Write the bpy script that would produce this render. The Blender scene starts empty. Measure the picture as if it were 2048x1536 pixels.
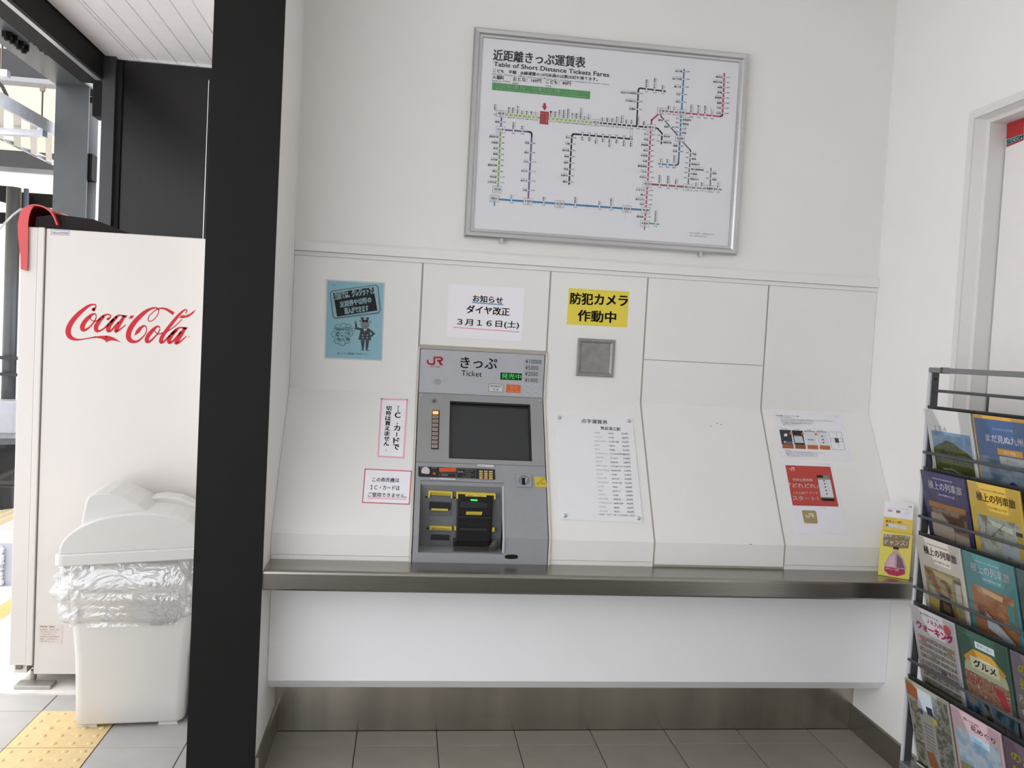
import bpy, bmesh, math, random
from mathutils import Vector, Matrix, noise
random.seed(7)
S = bpy.context.scene
COL = S.collection

# ---------------------------------------------------------------- camera, world, light, exposure
CAMPOS = Vector((0.4309, -3.2204, 1.4763))
YAW, PITCH, ROLL, FPX = -0.1248, -0.0418, 0.0525, 1690.7
_cy, _sy, _cp, _sp = math.cos(YAW), math.sin(YAW), math.cos(PITCH), math.sin(PITCH)
FWD = Vector((-_sy * _cp, _cy * _cp, _sp))
_r = Vector((_cy, _sy, 0)); _u = _r.cross(FWD)
RGT = math.cos(ROLL) * _r + math.sin(ROLL) * _u
UPV = -math.sin(ROLL) * _r + math.cos(ROLL) * _u
cam = bpy.data.cameras.new('camera'); cam_o = bpy.data.objects.new('camera', cam); COL.objects.link(cam_o)
cam.sensor_width = 36; cam.lens = FPX / 2048 * 36; cam.clip_start = 0.02; cam.clip_end = 300
cam_o.matrix_world = Matrix(((RGT.x, UPV.x, -FWD.x, CAMPOS.x), (RGT.y, UPV.y, -FWD.y, CAMPOS.y), (RGT.z, UPV.z, -FWD.z, CAMPOS.z), (0, 0, 0, 1)))
S.camera = cam_o
S.view_settings.view_transform = 'Standard'; S.view_settings.look = 'None'
S.view_settings.gamma = 1; S.view_settings.use_curve_mapping = False
S.view_settings.exposure = 0.08
W = bpy.data.worlds.new('overcast'); S.world = W; W.use_nodes = True
wn = W.node_tree.nodes; wl = W.node_tree.links
bg = wn['Background']; bg.inputs[1].default_value = 2.4
tc = wn.new('ShaderNodeTexCoord'); sx = wn.new('ShaderNodeSeparateXYZ'); cr = wn.new('ShaderNodeValToRGB')
wl.new(tc.outputs['Generated'], sx.inputs[0]); wl.new(sx.outputs[2], cr.inputs[0]); wl.new(cr.outputs[0], bg.inputs[0])
cr.color_ramp.elements[0].color = (.97, .975, 1, 1); cr.color_ramp.elements[1].color = (.88, .92, 1, 1)
def area(name, loc, rot, sx_, sy_, power, col=(1, 1, 1)):
    l = bpy.data.lights.new(name, 'AREA'); l.shape = 'RECTANGLE'; l.size = sx_; l.size_y = sy_; l.energy = power; l.color = col
    o = bpy.data.objects.new(name, l); COL.objects.link(o); o.location = loc; o.rotation_euler = rot
    return o
sun = bpy.data.lights.new('hazy_sun', 'SUN'); sun.energy = 3.5; sun.angle = math.radians(18); sun.color = (1, .98, .95)
sun_o = bpy.data.objects.new('hazy_sun', sun); COL.objects.link(sun_o); sun_o.rotation_euler = Vector((.20, -.06, -.975)).to_track_quat('-Z', 'Y').to_euler()

# ---------------------------------------------------------------- measuring: photo measurement -> point on a real plane
def ray(u, v): return (FWD * FPX + RGT * (u - 1024) - UPV * (v - 768)).normalized()
def hit(u, v, n, k):
    d = ray(u, v); return CAMPOS + d * ((k - n.dot(CAMPOS)) / n.dot(d))
def proj(P):
    d = Vector(P) - CAMPOS; z = d.dot(FWD); return (1024 + FPX * d.dot(RGT) / z, 768 - FPX * d.dot(UPV) / z)
class Plane:                       # n points to the room; up = in-plane up
    def __init__(s, n, p, up=(0, 0, 1)):
        s.n = Vector(n).normalized(); s.k = s.n.dot(Vector(p)); u = Vector(up); s.up = (u - s.n * u.dot(s.n)).normalized()
    def at(s, u, v, lift=0.0): return hit(u, v, s.n, s.k + lift)
    def upd(s, u, v):
        P = s.at(u, v); a = proj(P); b = proj(P + s.up * .02); d = Vector((b[0] - a[0], b[1] - a[1])); return d.normalized()
class Local:                       # flat face with own coordinates: s to the right, t downwards
    def __init__(s, o, U, V): s.o = Vector(o); s.U = Vector(U); s.V = Vector(V); s.n = s.V.cross(s.U).normalized()
    def at(s, u, v, lift=0.0): return s.o + s.U * u + s.V * v + s.n * lift
    def upd(s, u, v): return Vector((0, -1))
YP = lambda y: Plane((0, -1, 0), (0, y, 0))
PW = YP(0.0)
ZK, ZB, YB, ZC = 1.288, 0.807, -0.29, 0.718
RW = 2.299
_sn = Vector((0, -(ZK - ZB), -YB)).normalized()
if _sn.y > 0: _sn = -_sn
PS = Plane(_sn, (0, 0, ZK))
PB = YP(YB)

# ---------------------------------------------------------------- materials
def c8(r, g, b):
    f = lambda x: (x / 255 / 12.92) if x / 255 <= .04045 else ((x / 255 + .055) / 1.055) ** 2.4
    return (f(r), f(g), f(b), 1)
MATS = {}
def mat(name, rgb, rough=.5, metal=0, var=.04, scale=18, bump=0, bscale=60, coat=0, emit=0, stretch=None, trans=0, spec=.5):
    if name in MATS: return MATS[name]
    m = bpy.data.materials.new(name); m.use_nodes = True; N = m.node_tree.nodes; L = m.node_tree.links
    b = N['Principled BSDF']; c = c8(*rgb)
    b.inputs['Roughness'].default_value = rough; b.inputs['Metallic'].default_value = metal
    b.inputs['Coat Weight'].default_value = coat; b.inputs['Specular IOR Level'].default_value = spec
    b.inputs['Transmission Weight'].default_value = trans
    t = N.new('ShaderNodeTexCoord'); mp = N.new('ShaderNodeMapping'); L.new(t.outputs['Object'], mp.inputs[0])
    if stretch: mp.inputs['Scale'].default_value = stretch
    nz = N.new('ShaderNodeTexNoise'); nz.inputs['Scale'].default_value = scale; nz.inputs['Detail'].default_value = 4
    L.new(mp.outputs[0], nz.inputs[0])
    r = N.new('ShaderNodeValToRGB'); L.new(nz.outputs['Fac'], r.inputs[0])
    r.color_ramp.elements[0].position = .3; r.color_ramp.elements[1].position = .7
    r.color_ramp.elements[0].color = tuple(max(0, x * (1 - var)) for x in c[:3]) + (1,)
    r.color_ramp.elements[1].color = tuple(min(1, x * (1 + var)) for x in c[:3]) + (1,)
    L.new(r.outputs[0], b.inputs['Base Color'])
    if bump:
        n2 = N.new('ShaderNodeTexNoise'); n2.inputs['Scale'].default_value = bscale; n2.inputs['Detail'].default_value = 6
        L.new(mp.outputs[0], n2.inputs[0]); bp = N.new('ShaderNodeBump'); bp.inputs['Strength'].default_value = bump
        bp.inputs['Distance'].default_value = .004; L.new(n2.outputs['Fac'], bp.inputs['Height']); L.new(bp.outputs[0], b.inputs['Normal'])
    if emit:
        b.inputs['Emission Color'].default_value = c; b.inputs['Emission Strength'].default_value = emit
    MATS[name] = m; return m
def ink(rgb): return mat('ink_%d_%d_%d' % rgb, rgb, .6, var=.01, spec=.25)
def photo(name, cols, scale=30):       # a printed picture: blotches of its colours
    if name in MATS: return MATS[name]
    m = mat(name, cols[0], .45, spec=.3); N = m.node_tree.nodes
    nz = [n for n in N if n.type == 'TEX_NOISE'][0]; nz.inputs['Scale'].default_value = scale; nz.inputs['Detail'].default_value = 5
    r = [n for n in N if n.type == 'VALTORGB'][0]; e = r.color_ramp.elements
    while len(e) > 2: e.remove(e[-1])
    k = len(cols); e[0].color = c8(*cols[0]); e[0].position = .34; e[1].color = c8(*cols[-1]); e[1].position = .66
    for i in range(1, k - 1):
        x = e.new(.34 + .32 * i / (k - 1)); x.color = c8(*cols[i])
    return m
def clear(name, tint=(.9, .9, .9), gloss=.12, rough=.05, diff=0.0, crease=0):
    if name in MATS: return MATS[name]
    m = bpy.data.materials.new(name); m.use_nodes = True; N = m.node_tree.nodes; L = m.node_tree.links
    N.remove(N['Principled BSDF']); o = N['Material Output']
    t = N.new('ShaderNodeBsdfTransparent'); g = N.new('ShaderNodeBsdfGlossy'); g.inputs['Roughness'].default_value = rough
    t.inputs[0].default_value = (*tint, 1)
    nz = N.new('ShaderNodeTexNoise'); nz.inputs['Scale'].default_value = 9
    if crease:
        tc_ = N.new('ShaderNodeTexCoord'); n3 = N.new('ShaderNodeTexNoise'); n3.inputs['Scale'].default_value = crease; n3.inputs['Distortion'].default_value = 2.5; n3.inputs['Detail'].default_value = 3
        ab = N.new('ShaderNodeMath'); ab.operation = 'PINGPONG'; ab.inputs[1].default_value = .09; bp = N.new('ShaderNodeBump'); bp.inputs['Distance'].default_value = .10; bp.inputs['Strength'].default_value = .55
        L.new(tc_.outputs['Object'], n3.inputs[0]); L.new(n3.outputs['Fac'], ab.inputs[0]); L.new(ab.outputs[0], bp.inputs['Height']); L.new(bp.outputs[0], g.inputs['Normal'])
    ma = N.new('ShaderNodeMath'); ma.operation = 'MULTIPLY'; ma.inputs[1].default_value = gloss * 1.4
    L.new(nz.outputs['Fac'], ma.inputs[0])
    fr = N.new('ShaderNodeLayerWeight'); pw = N.new('ShaderNodeMath'); pw.operation = 'POWER'; pw.inputs[1].default_value = 4
    ad = N.new('ShaderNodeMath'); ad.use_clamp = True; sc_ = N.new('ShaderNodeMath'); sc_.operation = 'MULTIPLY_ADD'; sc_.inputs[1].default_value = .8; sc_.inputs[2].default_value = gloss * .3
    fr.inputs['Blend'].default_value = .5; L.new(fr.outputs['Facing'], pw.inputs[0]); L.new(pw.outputs[0], sc_.inputs[0])
    L.new(sc_.outputs[0], ad.inputs[0]); L.new(ma.outputs[0], ad.inputs[1])
    mx = N.new('ShaderNodeMixShader'); L.new(ad.outputs[0], mx.inputs[0]); L.new(t.outputs[0], mx.inputs[1]); L.new(g.outputs[0], mx.inputs[2])
    last = mx
    if diff:
        d = N.new('ShaderNodeBsdfDiffuse'); d.inputs[0].default_value = (.9, .92, .95, 1); m2 = N.new('ShaderNodeMixShader')
        m2.inputs[0].default_value = diff; L.new(mx.outputs[0], m2.inputs[1]); L.new(d.outputs[0], m2.inputs[2]); last = m2
    L.new(last.outputs[0], o.inputs[0]); MATS[name] = m; return m
wall_m = mat('white_wall_sheet', (236, 235, 231), .38, var=.015, scale=3)
wall_r = mat('white_painted_wall', (242, 241, 238), .6, var=.012, scale=4)
panel_m = mat('enamel_panel', (236, 235, 232), .32, var=.015, scale=5)
apron_m = mat('white_apron', (250, 251, 253), .35, var=.012, scale=5)
seal_m = mat('beige_sealant', (178, 172, 160), .7)
steel_m = mat('brushed_stainless', (160, 156, 149), .27, 1, var=.08, scale=6, stretch=(1, 30, 60))
kick_m = mat('stainless_kick', (186, 181, 172), .24, 1, var=.22, scale=3, stretch=(2.2, 1, .15))
base_m = mat('stainless_base', (160, 156, 148), .32, 1, var=.08, scale=6)
alu_m = mat('aluminium', (205, 206, 208), .32, .9, var=.03, stretch=(1, 1, 20))
black_m = mat('black_steel_paint', (25, 25, 24), .6, spec=.15, var=.06)
dark_m = mat('dark_steel_paint', (48, 49, 50), .42, var=.06)
grey_m = mat('grey_steel_paint', (74, 77, 79), .35, var=.05)
mach_m = mat('machine_grey', (150, 152, 156), .42, var=.02, scale=40, bump=.05, bscale=400)
mach_l = mat('machine_grey_light', (178, 180, 186), .42, var=.02)
mach_s = mat('machine_grey_warm', (150, 152, 150), .38, var=.02)
blk = mat('black_plastic', (26, 26, 28), .35, var=.05)
scr_m = mat('screen_glass', (52, 54, 56), .12, var=.03)
yel = mat('yellow_plastic', (216, 194, 72), .45)
tile_m = mat('floor_tile_indoor', (156, 150, 139), .42, var=.05, scale=9, bump=.12, bscale=300)
tile_o = mat('floor_tile_outdoor', (172, 169, 166), .5, var=.05, scale=9, bump=.12, bscale=300)
tact_m = mat('tactile_yellow', (214, 188, 138), .6, var=.06, scale=25, bump=.2, bscale=500)
grout = mat('grout', (84, 80, 74), .85)
white_plastic = mat('white_plastic', (226, 226, 222), .4, var=.02)
cream = mat('cream_enamel', (207, 201, 195), .28, var=.012, scale=3, coat=.3)

# ---------------------------------------------------------------- mesh helpers
def link(name, me, parent=None, m=None):
    o = bpy.data.objects.new(name, me); COL.objects.link(o)
    if m is not None and not me.materials: me.materials.append(m)
    if parent is not None:
        o.parent = parent; o.matrix_parent_inverse = world_of(parent).inverted()
    return o
def world_of(o):
    M = Matrix.Translation(o.location) @ o.rotation_euler.to_matrix().to_4x4()
    return (world_of(o.parent) @ o.matrix_parent_inverse @ M) if o.parent else M
def build(name, vs, fs, m, parent=None, smooth=False, fix=True):
    me = bpy.data.meshes.new(name); me.from_pydata([tuple(v) for v in vs], [], fs); me.validate()
    if fix:
        bm = bmesh.new(); bm.from_mesh(me); bmesh.ops.recalc_face_normals(bm, faces=bm.faces); bm.to_mesh(me); bm.free()
    if smooth: me.polygons.foreach_set('use_smooth', [True] * len(me.polygons))
    return link(name, me, parent, m)
BF = [(0, 1, 2, 3), (7, 6, 5, 4), (0, 4, 5, 1), (1, 5, 6, 2), (2, 6, 7, 3), (3, 7, 4, 0)]
class MB:
    def __init__(s): s.v = []; s.f = []
    def hexa(s, a, b):      # a, b: two lists of n points (front loop, back loop)
        n = len(a); k = len(s.v); s.v += list(a) + list(b)
        s.f += [tuple(range(k, k + n)), tuple(range(k + 2 * n - 1, k + n - 1, -1))]
        s.f += [(k + i, k + n + i, k + n + (i + 1) % n, k + (i + 1) % n) for i in range(n)]
        return s
    def box(s, x0, x1, y0, y1, z0, z1):
        return s.hexa([(x0, y0, z0), (x1, y0, z0), (x1, y0, z1), (x0, y0, z1)], [(x0, y1, z0), (x1, y1, z0), (x1, y1, z1), (x0, y1, z1)])
    def prism(s, prof, x0, x1, ax='x'):   # prof of 2D points, extruded along an axis
        f = {'x': lambda p, t: (t, p[0], p[1]), 'y': lambda p, t: (p[0], t, p[1]), 'z': lambda p, t: (p[0], p[1], t)}[ax]
        return s.hexa([f(p, x0) for p in prof], [f(p, x1) for p in prof])
    def tube(s, pts, r, n=8, caps=True):
        pts = [Vector(p) for p in pts]; k = len(s.v); m = len(pts)
        for i, p in enumerate(pts):
            d = (pts[min(i + 1, m - 1)] - pts[max(i - 1, 0)]).normalized()
            a = d.orthogonal().normalized() if abs(d.z) > .9 else d.cross(Vector((0, 0, 1))).normalized(); b = d.cross(a)
            rr = r[i] if isinstance(r, (list, tuple)) else r
            s.v += [p + a * rr * math.cos(2 * math.pi * j / n) + b * rr * math.sin(2 * math.pi * j / n) for j in range(n)]
        for i in range(m - 1):
            s.f += [(k + i * n + j, k + i * n + (j + 1) % n, k + (i + 1) * n + (j + 1) % n, k + (i + 1) * n + j) for j in range(n)]
        if caps: s.f += [tuple(range(k, k + n)), tuple(range(k + m * n - 1, k + (m - 1) * n - 1, -1))]
        return s
    def loft(s, rings, caps=True, closed=True):
        k = len(s.v); n = len(rings[0])
        for r in rings: s.v += list(r)
        for i in range(len(rings) - 1):
            for j in range(n if closed else n - 1):
                s.f.append((k + i * n + j, k + i * n + (j + 1) % n, k + (i + 1) * n + (j + 1) % n, k + (i + 1) * n + j))
        if caps: s.f += [tuple(range(k, k + n)), tuple(range(k + len(rings) * n - 1, k + (len(rings) - 1) * n - 1, -1))]
        return s
    def go(s, name, m, parent=None, bevel=0, smooth=False, seg=2):
        o = build(name, s.v, s.f, m, parent, smooth)
        if bevel:
            bm = bmesh.new(); bm.from_mesh(o.data)
            bmesh.ops.bevel(bm, geom=[e for e in bm.edges if len(e.link_faces) == 2 and e.calc_face_angle(0) > .5], offset=bevel, segments=seg, affect='EDGES', profile=.5, clamp_overlap=True)
            bm.to_mesh(o.data); bm.free()
        return o
def slab(P, px, th, lift=0.0):      # outline measured on plane P, given real thickness th towards the room
    a = [P.at(u, v, lift + th) for u, v in px]; b = [P.at(u, v, lift) for u, v in px]
    n = P.n; b = [q - n * th for q in a]
    return MB().hexa(a, b)
def rrect(cx, cy, hx, hy, r, z, n=4):
    out = []
    for qx, qy, a0 in ((1, 1, 0), (-1, 1, 90), (-1, -1, 180), (1, -1, 270)):
        for i in range(n + 1):
            a = math.radians(a0 + 90 * i / n); out.append((cx + qx * (hx - r) + r * math.cos(a), cy + qy * (hy - r) + r * math.sin(a), z))
    return out
def thing(name, label, cat, loc=(0, 0, 0), group=None):
    o = bpy.data.objects.new(name, None); o.empty_display_size = .05; COL.objects.link(o); o.location = loc
    o['label'] = label; o['category'] = cat
    if group: o['group'] = group
    return o
def tag(o, label, cat, group=None):
    o['label'] = label; o['category'] = cat
    if group: o['group'] = group
    return o
def struct(o): o['kind'] = 'structure'; return o

# ---------------------------------------------------------------- flat print (lettering, lines, blocks of colour) on real faces
PRINTS = []
class Print:
    def __init__(s, P, parent, lift=.0006, name='printing', up=None):
        s.P = P; s.parent = parent; s.lift = lift; s.name = name; s.polys = []; s.texts = []; s.lv = 0; PRINTS.append(s)
    def poly(s, pts, col, lv=0): s.polys.append(([tuple(p) for p in pts], col if not isinstance(col, tuple) else ink(col), lv)); return s
    def rect(s, x0, y0, x1, y1, col, lv=0): return s.poly([(x0, y0), (x1, y0), (x1, y1), (x0, y1)], col, lv)
    def disc(s, x, y, r, col, lv=0, ry=None, n=18):
        ry = ry or r; return s.poly([(x + r * math.cos(2 * math.pi * i / n), y + ry * math.sin(2 * math.pi * i / n)) for i in range(n)], col, lv)
    def ring(s, x, y, r, w, col, lv=0, n=20, ry=None):
        ry = ry or r
        return s.line([(x + r * math.cos(2 * math.pi * i / n), y + ry * math.sin(2 * math.pi * i / n)) for i in range(n + 1)], w, col, lv)
    def frame(s, pts, w, col, lv=0): return s.line(list(pts) + [pts[0]], w, col, lv, ext=True)
    def line(s, pts, w, col, lv=0, ext=False):
        c = col if not isinstance(col, tuple) else ink(col)
        for i in range(len(pts) - 1):
            a = Vector(pts[i][:2]); b = Vector(pts[i + 1][:2]); d = b - a
            if d.length < 1e-6: continue
            d.normalize(); n = Vector((-d.y, d.x))
            w0 = (pts[i][2] if len(pts[i]) > 2 else w) / 2; w1 = (pts[i + 1][2] if len(pts[i + 1]) > 2 else w) / 2
            e = d * (w0 if ext or i else 0) * (1 if len(pts[i]) < 3 else .3); e2 = d * (w1 if ext or i < len(pts) - 2 else 0) * (1 if len(pts[i]) < 3 else .3)
            s.polys.append(([tuple(a - e - n * w0), tuple(b + e2 - n * w1), tuple(b + e2 + n * w1), tuple(a - e + n * w0)], c, lv))
        return s
    def stroke(s, pts, col, lv=0, sub=5):       # smooth stroke of changing width
        P = [Vector(p) for p in pts]; Q = []
        for i in range(len(P) - 1):
            a, b, c, d = P[max(i - 1, 0)], P[i], P[i + 1], P[min(i + 2, len(P) - 1)]
            for k in range(sub):
                t = k / sub; Q.append(.5 * ((2 * b) + (c - a) * t + (2 * a - 5 * b + 4 * c - d) * t * t + (-a + 3 * b - 3 * c + d) * t ** 3))
        Q.append(P[-1]); m = ink(col); L = []; R = []
        for i, q in enumerate(Q):
            d = (Q[min(i + 1, len(Q) - 1)] - Q[max(i - 1, 0)]); d = Vector((d.x, d.y))
            d = d.normalized() if d.length > 1e-6 else Vector((1, 0)); n = Vector((-d.y, d.x)) * q.z / 2
            L.append((q.x + n.x, q.y + n.y)); R.append((q.x - n.x, q.y - n.y))
        for i in range(len(Q) - 1): s.polys.append(([L[i], L[i + 1], R[i + 1], R[i]], m, lv))
        return s
    def T(s, txt, p0, p1, h, col, bold=0, lv=2, res=1, up=None):
        """line of writing: baseline p0 -> p1, letters h high"""
        s.texts.append((txt, Vector(p0), Vector(p1), h, col if not isinstance(col, tuple) else ink(col), bold, lv, res, up)); return s
    def V(s, txt, p0, p1, w, col, bold=0, lv=2, res=1):
        """column of writing, top p0 -> bottom p1, letters w wide"""
        a = Vector(p0); b = Vector(p1); n = len(txt); st = (b - a) / n; d = st.normalized(); side = Vector((d.y, -d.x))
        if side.x < 0: side = -side
        for i, ch in enumerate(txt):
            if ch in ' 　': continue
            q0 = a + st * i; q1 = a + st * (i + 1)
            if ch in 'ー―-':
                s.line([q0 * .8 + q1 * .2, q1 * .85 + q0 * .15], w * .13, col, lv); continue
            k = .42; hh = st.length * .84
            if ch in 'っょゃゅッョャュ。、・':
                k = .3; hh *= .7
            if ch in '。、・': k = .1; hh *= .3
            if ch in 'ＩI': k = .07
            s.T(ch, q1 - st * .1 - side * w * k, q1 - st * .1 + side * w * k, hh, col, bold, lv, res, up=-st.normalized())
        return s
def finish_prints():
    tmp = {}
    for s in PRINTS:
        for t in s.texts:
            key = (t[0], t[7])
            if key in tmp: continue
            c = bpy.data.curves.new('t', 'FONT'); c.body = t[0]; c.resolution_u = t[7]; c.size = 1; c.fill_mode = 'FRONT'
            o = bpy.data.objects.new('t', c); COL.objects.link(o); tmp[key] = o
    bpy.context.view_layer.update(); dg = bpy.context.evaluated_depsgraph_get(); geo = {}
    for key, o in tmp.items():
        me = bpy.data.meshes.new_from_object(o.evaluated_get(dg))
        vs = [v.co.copy() for v in me.vertices]; fs = [tuple(p.vertices) for p in me.polygons]
        if vs:
            x0 = min(v.x for v in vs); x1 = max(v.x for v in vs); y0 = min(v.y for v in vs); y1 = max(v.y for v in vs)
            geo[key] = ([((v.x - x0) / max(x1 - x0, 1e-6), (v.y - y0) / max(y1 - y0, 1e-6)) for v in vs], fs)
        bpy.data.meshes.remove(me)
    for o in tmp.values():
        c = o.data; bpy.data.objects.remove(o); bpy.data.curves.remove(c)
    for s in PRINTS:
        vs = []; fs = []; mi = []; ms = []
        def midx(m):
            if m not in ms: ms.append(m)
            return ms.index(m)
        for i, (pts, m, lv) in enumerate(s.polys):
            k = len(vs); vs += [s.P.at(u, v, s.lift + lv * .00022) for u, v in pts]; fs.append(tuple(range(k, k + len(pts)))); mi.append(midx(m))
        for txt, p0, p1, h, m, bold, lv, res, up in s.texts:
            g = geo.get((txt, res))
            if not g: continue
            u = up or (s.P.upd(*((p0 + p1) / 2)) if abs(p1.x - p0.x) >= abs(p1.y - p0.y) else None)
            if u is None:
                d = (p1 - p0).normalized(); u = Vector((d.y, -d.x))
            d = (p1 - p0).normalized(); bb = h * bold * 1.3
            sh = [(0, 0)] if not bold else ([(-1, 0), (1, 0)] if h < 7 else [(-1, -.6), (1, .6), (-1, .6), (1, -.6)])
            for sa, sb in sh:
                k = len(vs)
                for a, b in g[0]:
                    q = p0 + (p1 - p0) * a + Vector(u) * h * b + d * bb * sa + Vector(u) * bb * sb; vs.append(s.P.at(q.x, q.y, s.lift + lv * .00022))
                fs += [tuple(k + j for j in f) for f in g[1]]; mi += [midx(m)] * len(g[1])
        if not fs: continue
        me = bpy.data.meshes.new(s.name); me.from_pydata([tuple(v) for v in vs], [], fs)
        for m in ms: me.materials.append(m)
        me.polygons.foreach_set('material_index', mi); me.update(); link(s.name, me, s.parent)
K = (28, 27, 28)
# ---------------------------------------------------------------- the room
wb = struct(MB().box(0, RW, .004, .03, 0.0, 1.80).go('wall_back', seal_m))
u_ = MB().box(0, RW, 0, .03, 1.80, 3.0).go('plaster', wall_m, wb)
tr = struct(MB().prism([(0, 1.798), (-.013, 1.798), (-.013, 1.829), (-.006, 1.839), (0, 1.839)], .001, RW - .001).go('trim_1', panel_m)); 
struct(MB().box(.001, RW - .001, -.003, 0, 1.781, 1.797).go('trim_2', wall_m))
wL = struct(MB().box(-.055, 0, -.4355, .03, 0, 3.0).go('wall_left', wall_r))
wR = struct(MB().box(RW, RW + .16, -.5335, .03, 0, 3.0).box(RW, RW + .16, -4.2, -1.43, 0, 3.0).box(RW, RW + .16, -1.43, -.5335, 2.335, 3.0).go('wall_right', wall_r))
struct(MB().box(-.055, RW + .16, -4.2, .03, 3.0, 3.05).go('ceiling', wall_r))
fl = struct(MB().box(-12, 4.5, -6, 14, -.08, -.004).go('floor', grout))
struct(MB().box(-.3, RW + .16, -4.3, -4.2, 0, 3.05).go('wall_light_block', wall_r))  # unseen wall, added to keep out light from behind the camera
# floor tiles of the 300 mm grid, each a piece
def tiles(xs, ys, m, parent, skip=()):
    cache = {}
    for i in range(len(xs) - 1):
        for j in range(len(ys) - 1):
            if (i, j) in skip: continue
            w = round(xs[i + 1] - xs[i], 4); d = round(ys[j + 1] - ys[j], 4)
            if (w, d) not in cache:
                o = MB().box(.0018, w - .0018, .0018, d - .0018, -.008, 0).go('floor_tile', m, parent, bevel=.0012, seg=1); cache[(w, d)] = o
            else:
                o = link('floor_tile', cache[(w, d)].data, parent)
            o.location = (xs[i], ys[j], random.uniform(-.0004, .0002))
gx = [.0095 + .3 * i for i in range(9)]
tiles([.0] + [x for x in gx if x > .2 and x < 2.2] + [RW], [-1.358, -1.058, -.758, -.458, -.158, -.036], tile_m, fl)
gxo = [-1.7905, -1.4905, -1.1905, -.8905, -.5905, -.2905, -.0]
ogy = [-1.358, -1.058, -.758, -.458, -.158, .142, .442]
for j in range(len(ogy) - 1):
    for i in range(len(gxo) - 1):
        if i == 3 and j <= 4: continue
        tiles(gxo[i:i + 2], ogy[j:j + 2], tile_o, fl)
tbm = MB().box(.002, .298, .002, .298, -.008, .001)
for a in range(5):
    for b in range(5):
        cx, cyy = .03 + .06 * a, .03 + .06 * b
        rings = [[(cx + r * math.cos(k * math.pi / 5), cyy + r * math.sin(k * math.pi / 5), z) for k in range(10)] for r, z in ((.0115, .0005), (.0085, .0042), (.0045, .0056))]
        tbm.loft(rings)
t0 = tbm.go('tactile_tile', tact_m, fl); t0.location = (-.8905, -.158, 0)
for y in (-.458, -.758, -1.058): 
    o = link('tactile_tile', t0.data, fl); o.location = (-.8905, y, 0)
for k, (x0, x1) in enumerate(((-1.613, -1.505), (-1.362, -1.258))):
    for q in range(4):
        MB().box(x0 + .002, x1 - .002, .45 + .3 * q, .747 + .3 * q, -.008, .0015).go('guide_strip', mat('guide_yellow', (184, 154, 96), .6), fl)
far = mat('platform_paving', (214, 212, 214), .55, var=.05, scale=3)
struct(MB().box(-12, -1.795, -6, 13, -.004, .0005).box(-1.79, -1.2, .445, 4, -.006, .0002).go('floor_far', far))
for x0 in (-2.66, -2.58, -2.50):
    MB().box(x0, x0 + .055, 2.4, 6, .0, .004).go('guide_bar', mat('guide_pale', (206, 188, 146), .6), fl)
# skirtings
struct(MB().box(.0, RW, -.0345, .0, 0, .275).go('baseboard_back', kick_m))
struct(MB().prism([(.0005, 0), (.012, 0), (.012, .097), (.004, .1), (.0005, .1)], -.44, -.035, 'y').go('baseboard_left', base_m))
struct(MB().prism([(RW - .0005, 0), (RW - .011, 0), (RW - .011, .097), (RW - .004, .1), (RW - .0005, .1)], -.4725, -.035, 'y').go('baseboard_right', base_m))
# panels of the bay, each following the bent profile
JX = [0.0, .4732, .9626, 1.3469, 1.8410, RW]
def panel(x0, x1, z1, z0, name='panel', m=panel_m):
    pr = []; full = [(0, 1.781), (0, ZK), (YB, ZB), (YB, ZC + .017)]
    def yz(z): return 0 if z >= ZK else (YB if z <= ZB else YB * (ZK - z) / (ZK - ZB))
    pr = [(yz(z1), z1)] + [(y, z) for y, z in full if z0 < z < z1] + [(yz(z0), z0)]
    back = [(y + .018, z + (.006 if y < 0 else 0)) for y, z in reversed(pr)]
    o = MB().prism(pr + back, x0, x1).go(name, m, wb); return o
g = .0035
panel(JX[0] + .001, JX[1] - g, 1.78, ZC + .017)
panel(JX[1] + g, JX[2] - g, 1.78, 1.474)
panel(JX[2] + g, JX[3] - g, 1.78, ZC + .017)
panel(JX[3] + g, JX[4] - g, 1.78, 1.4625); panel(JX[3] + g, JX[4] - g, 1.4595, ZC + .009)
panel(JX[4] + g, JX[5] - .001, 1.78, ZC + .017)
for x0, x1 in ((JX[0], JX[1]), (JX[2], JX[3]), (JX[4], JX[5])):
    MB().box(x0 + .002, x1 - g, YB + .0005, YB + .02, ZC, ZC + .0155).go('base_strip', panel_m, wb)
def yz(z): return 0 if z >= ZK else (YB if z <= ZB else YB * (ZK - z) / (ZK - ZB))
off = .003
MB().prism([(off, 1.78), (off, ZK), (YB + off, ZB), (YB + off, ZC), (.02, ZC), (.02, 1.78)], JX[2] - .003, RW).prism([(off, 1.78), (off, ZK), (YB + off, ZB), (YB + off, ZC), (.02, ZC), (.02, 1.78)], 0, JX[1] + .003).go('joint_sealant', seal_m, wb)
# worktop and apron
ct = thing('counter', 'long stainless steel shelf counter with white apron below the ticket machine', 'counter', (1.15, -.36, ZC))
pr = [(YB - .0, ZC), (YB - .0, .65), (-.428, .65), (-.4365, .658)]
for i in range(7):
    a = math.radians(180 - 90 * i / 6); pr.append((-.4255 + .0115 * math.cos(a), ZC - .0115 + .0115 * math.sin(a)))
MB().prism(pr, .001, RW - .001).go('worktop', steel_m, ct)
MB().prism([(-.25, .65), (-.25, .2795), (-.2155, .2425), (-.0345, .2425), (-.0345, .262), (-.22, .262), (-.235, .285), (-.235, .65)], .001, RW - .001).go('apron', apron_m, ct)

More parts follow.
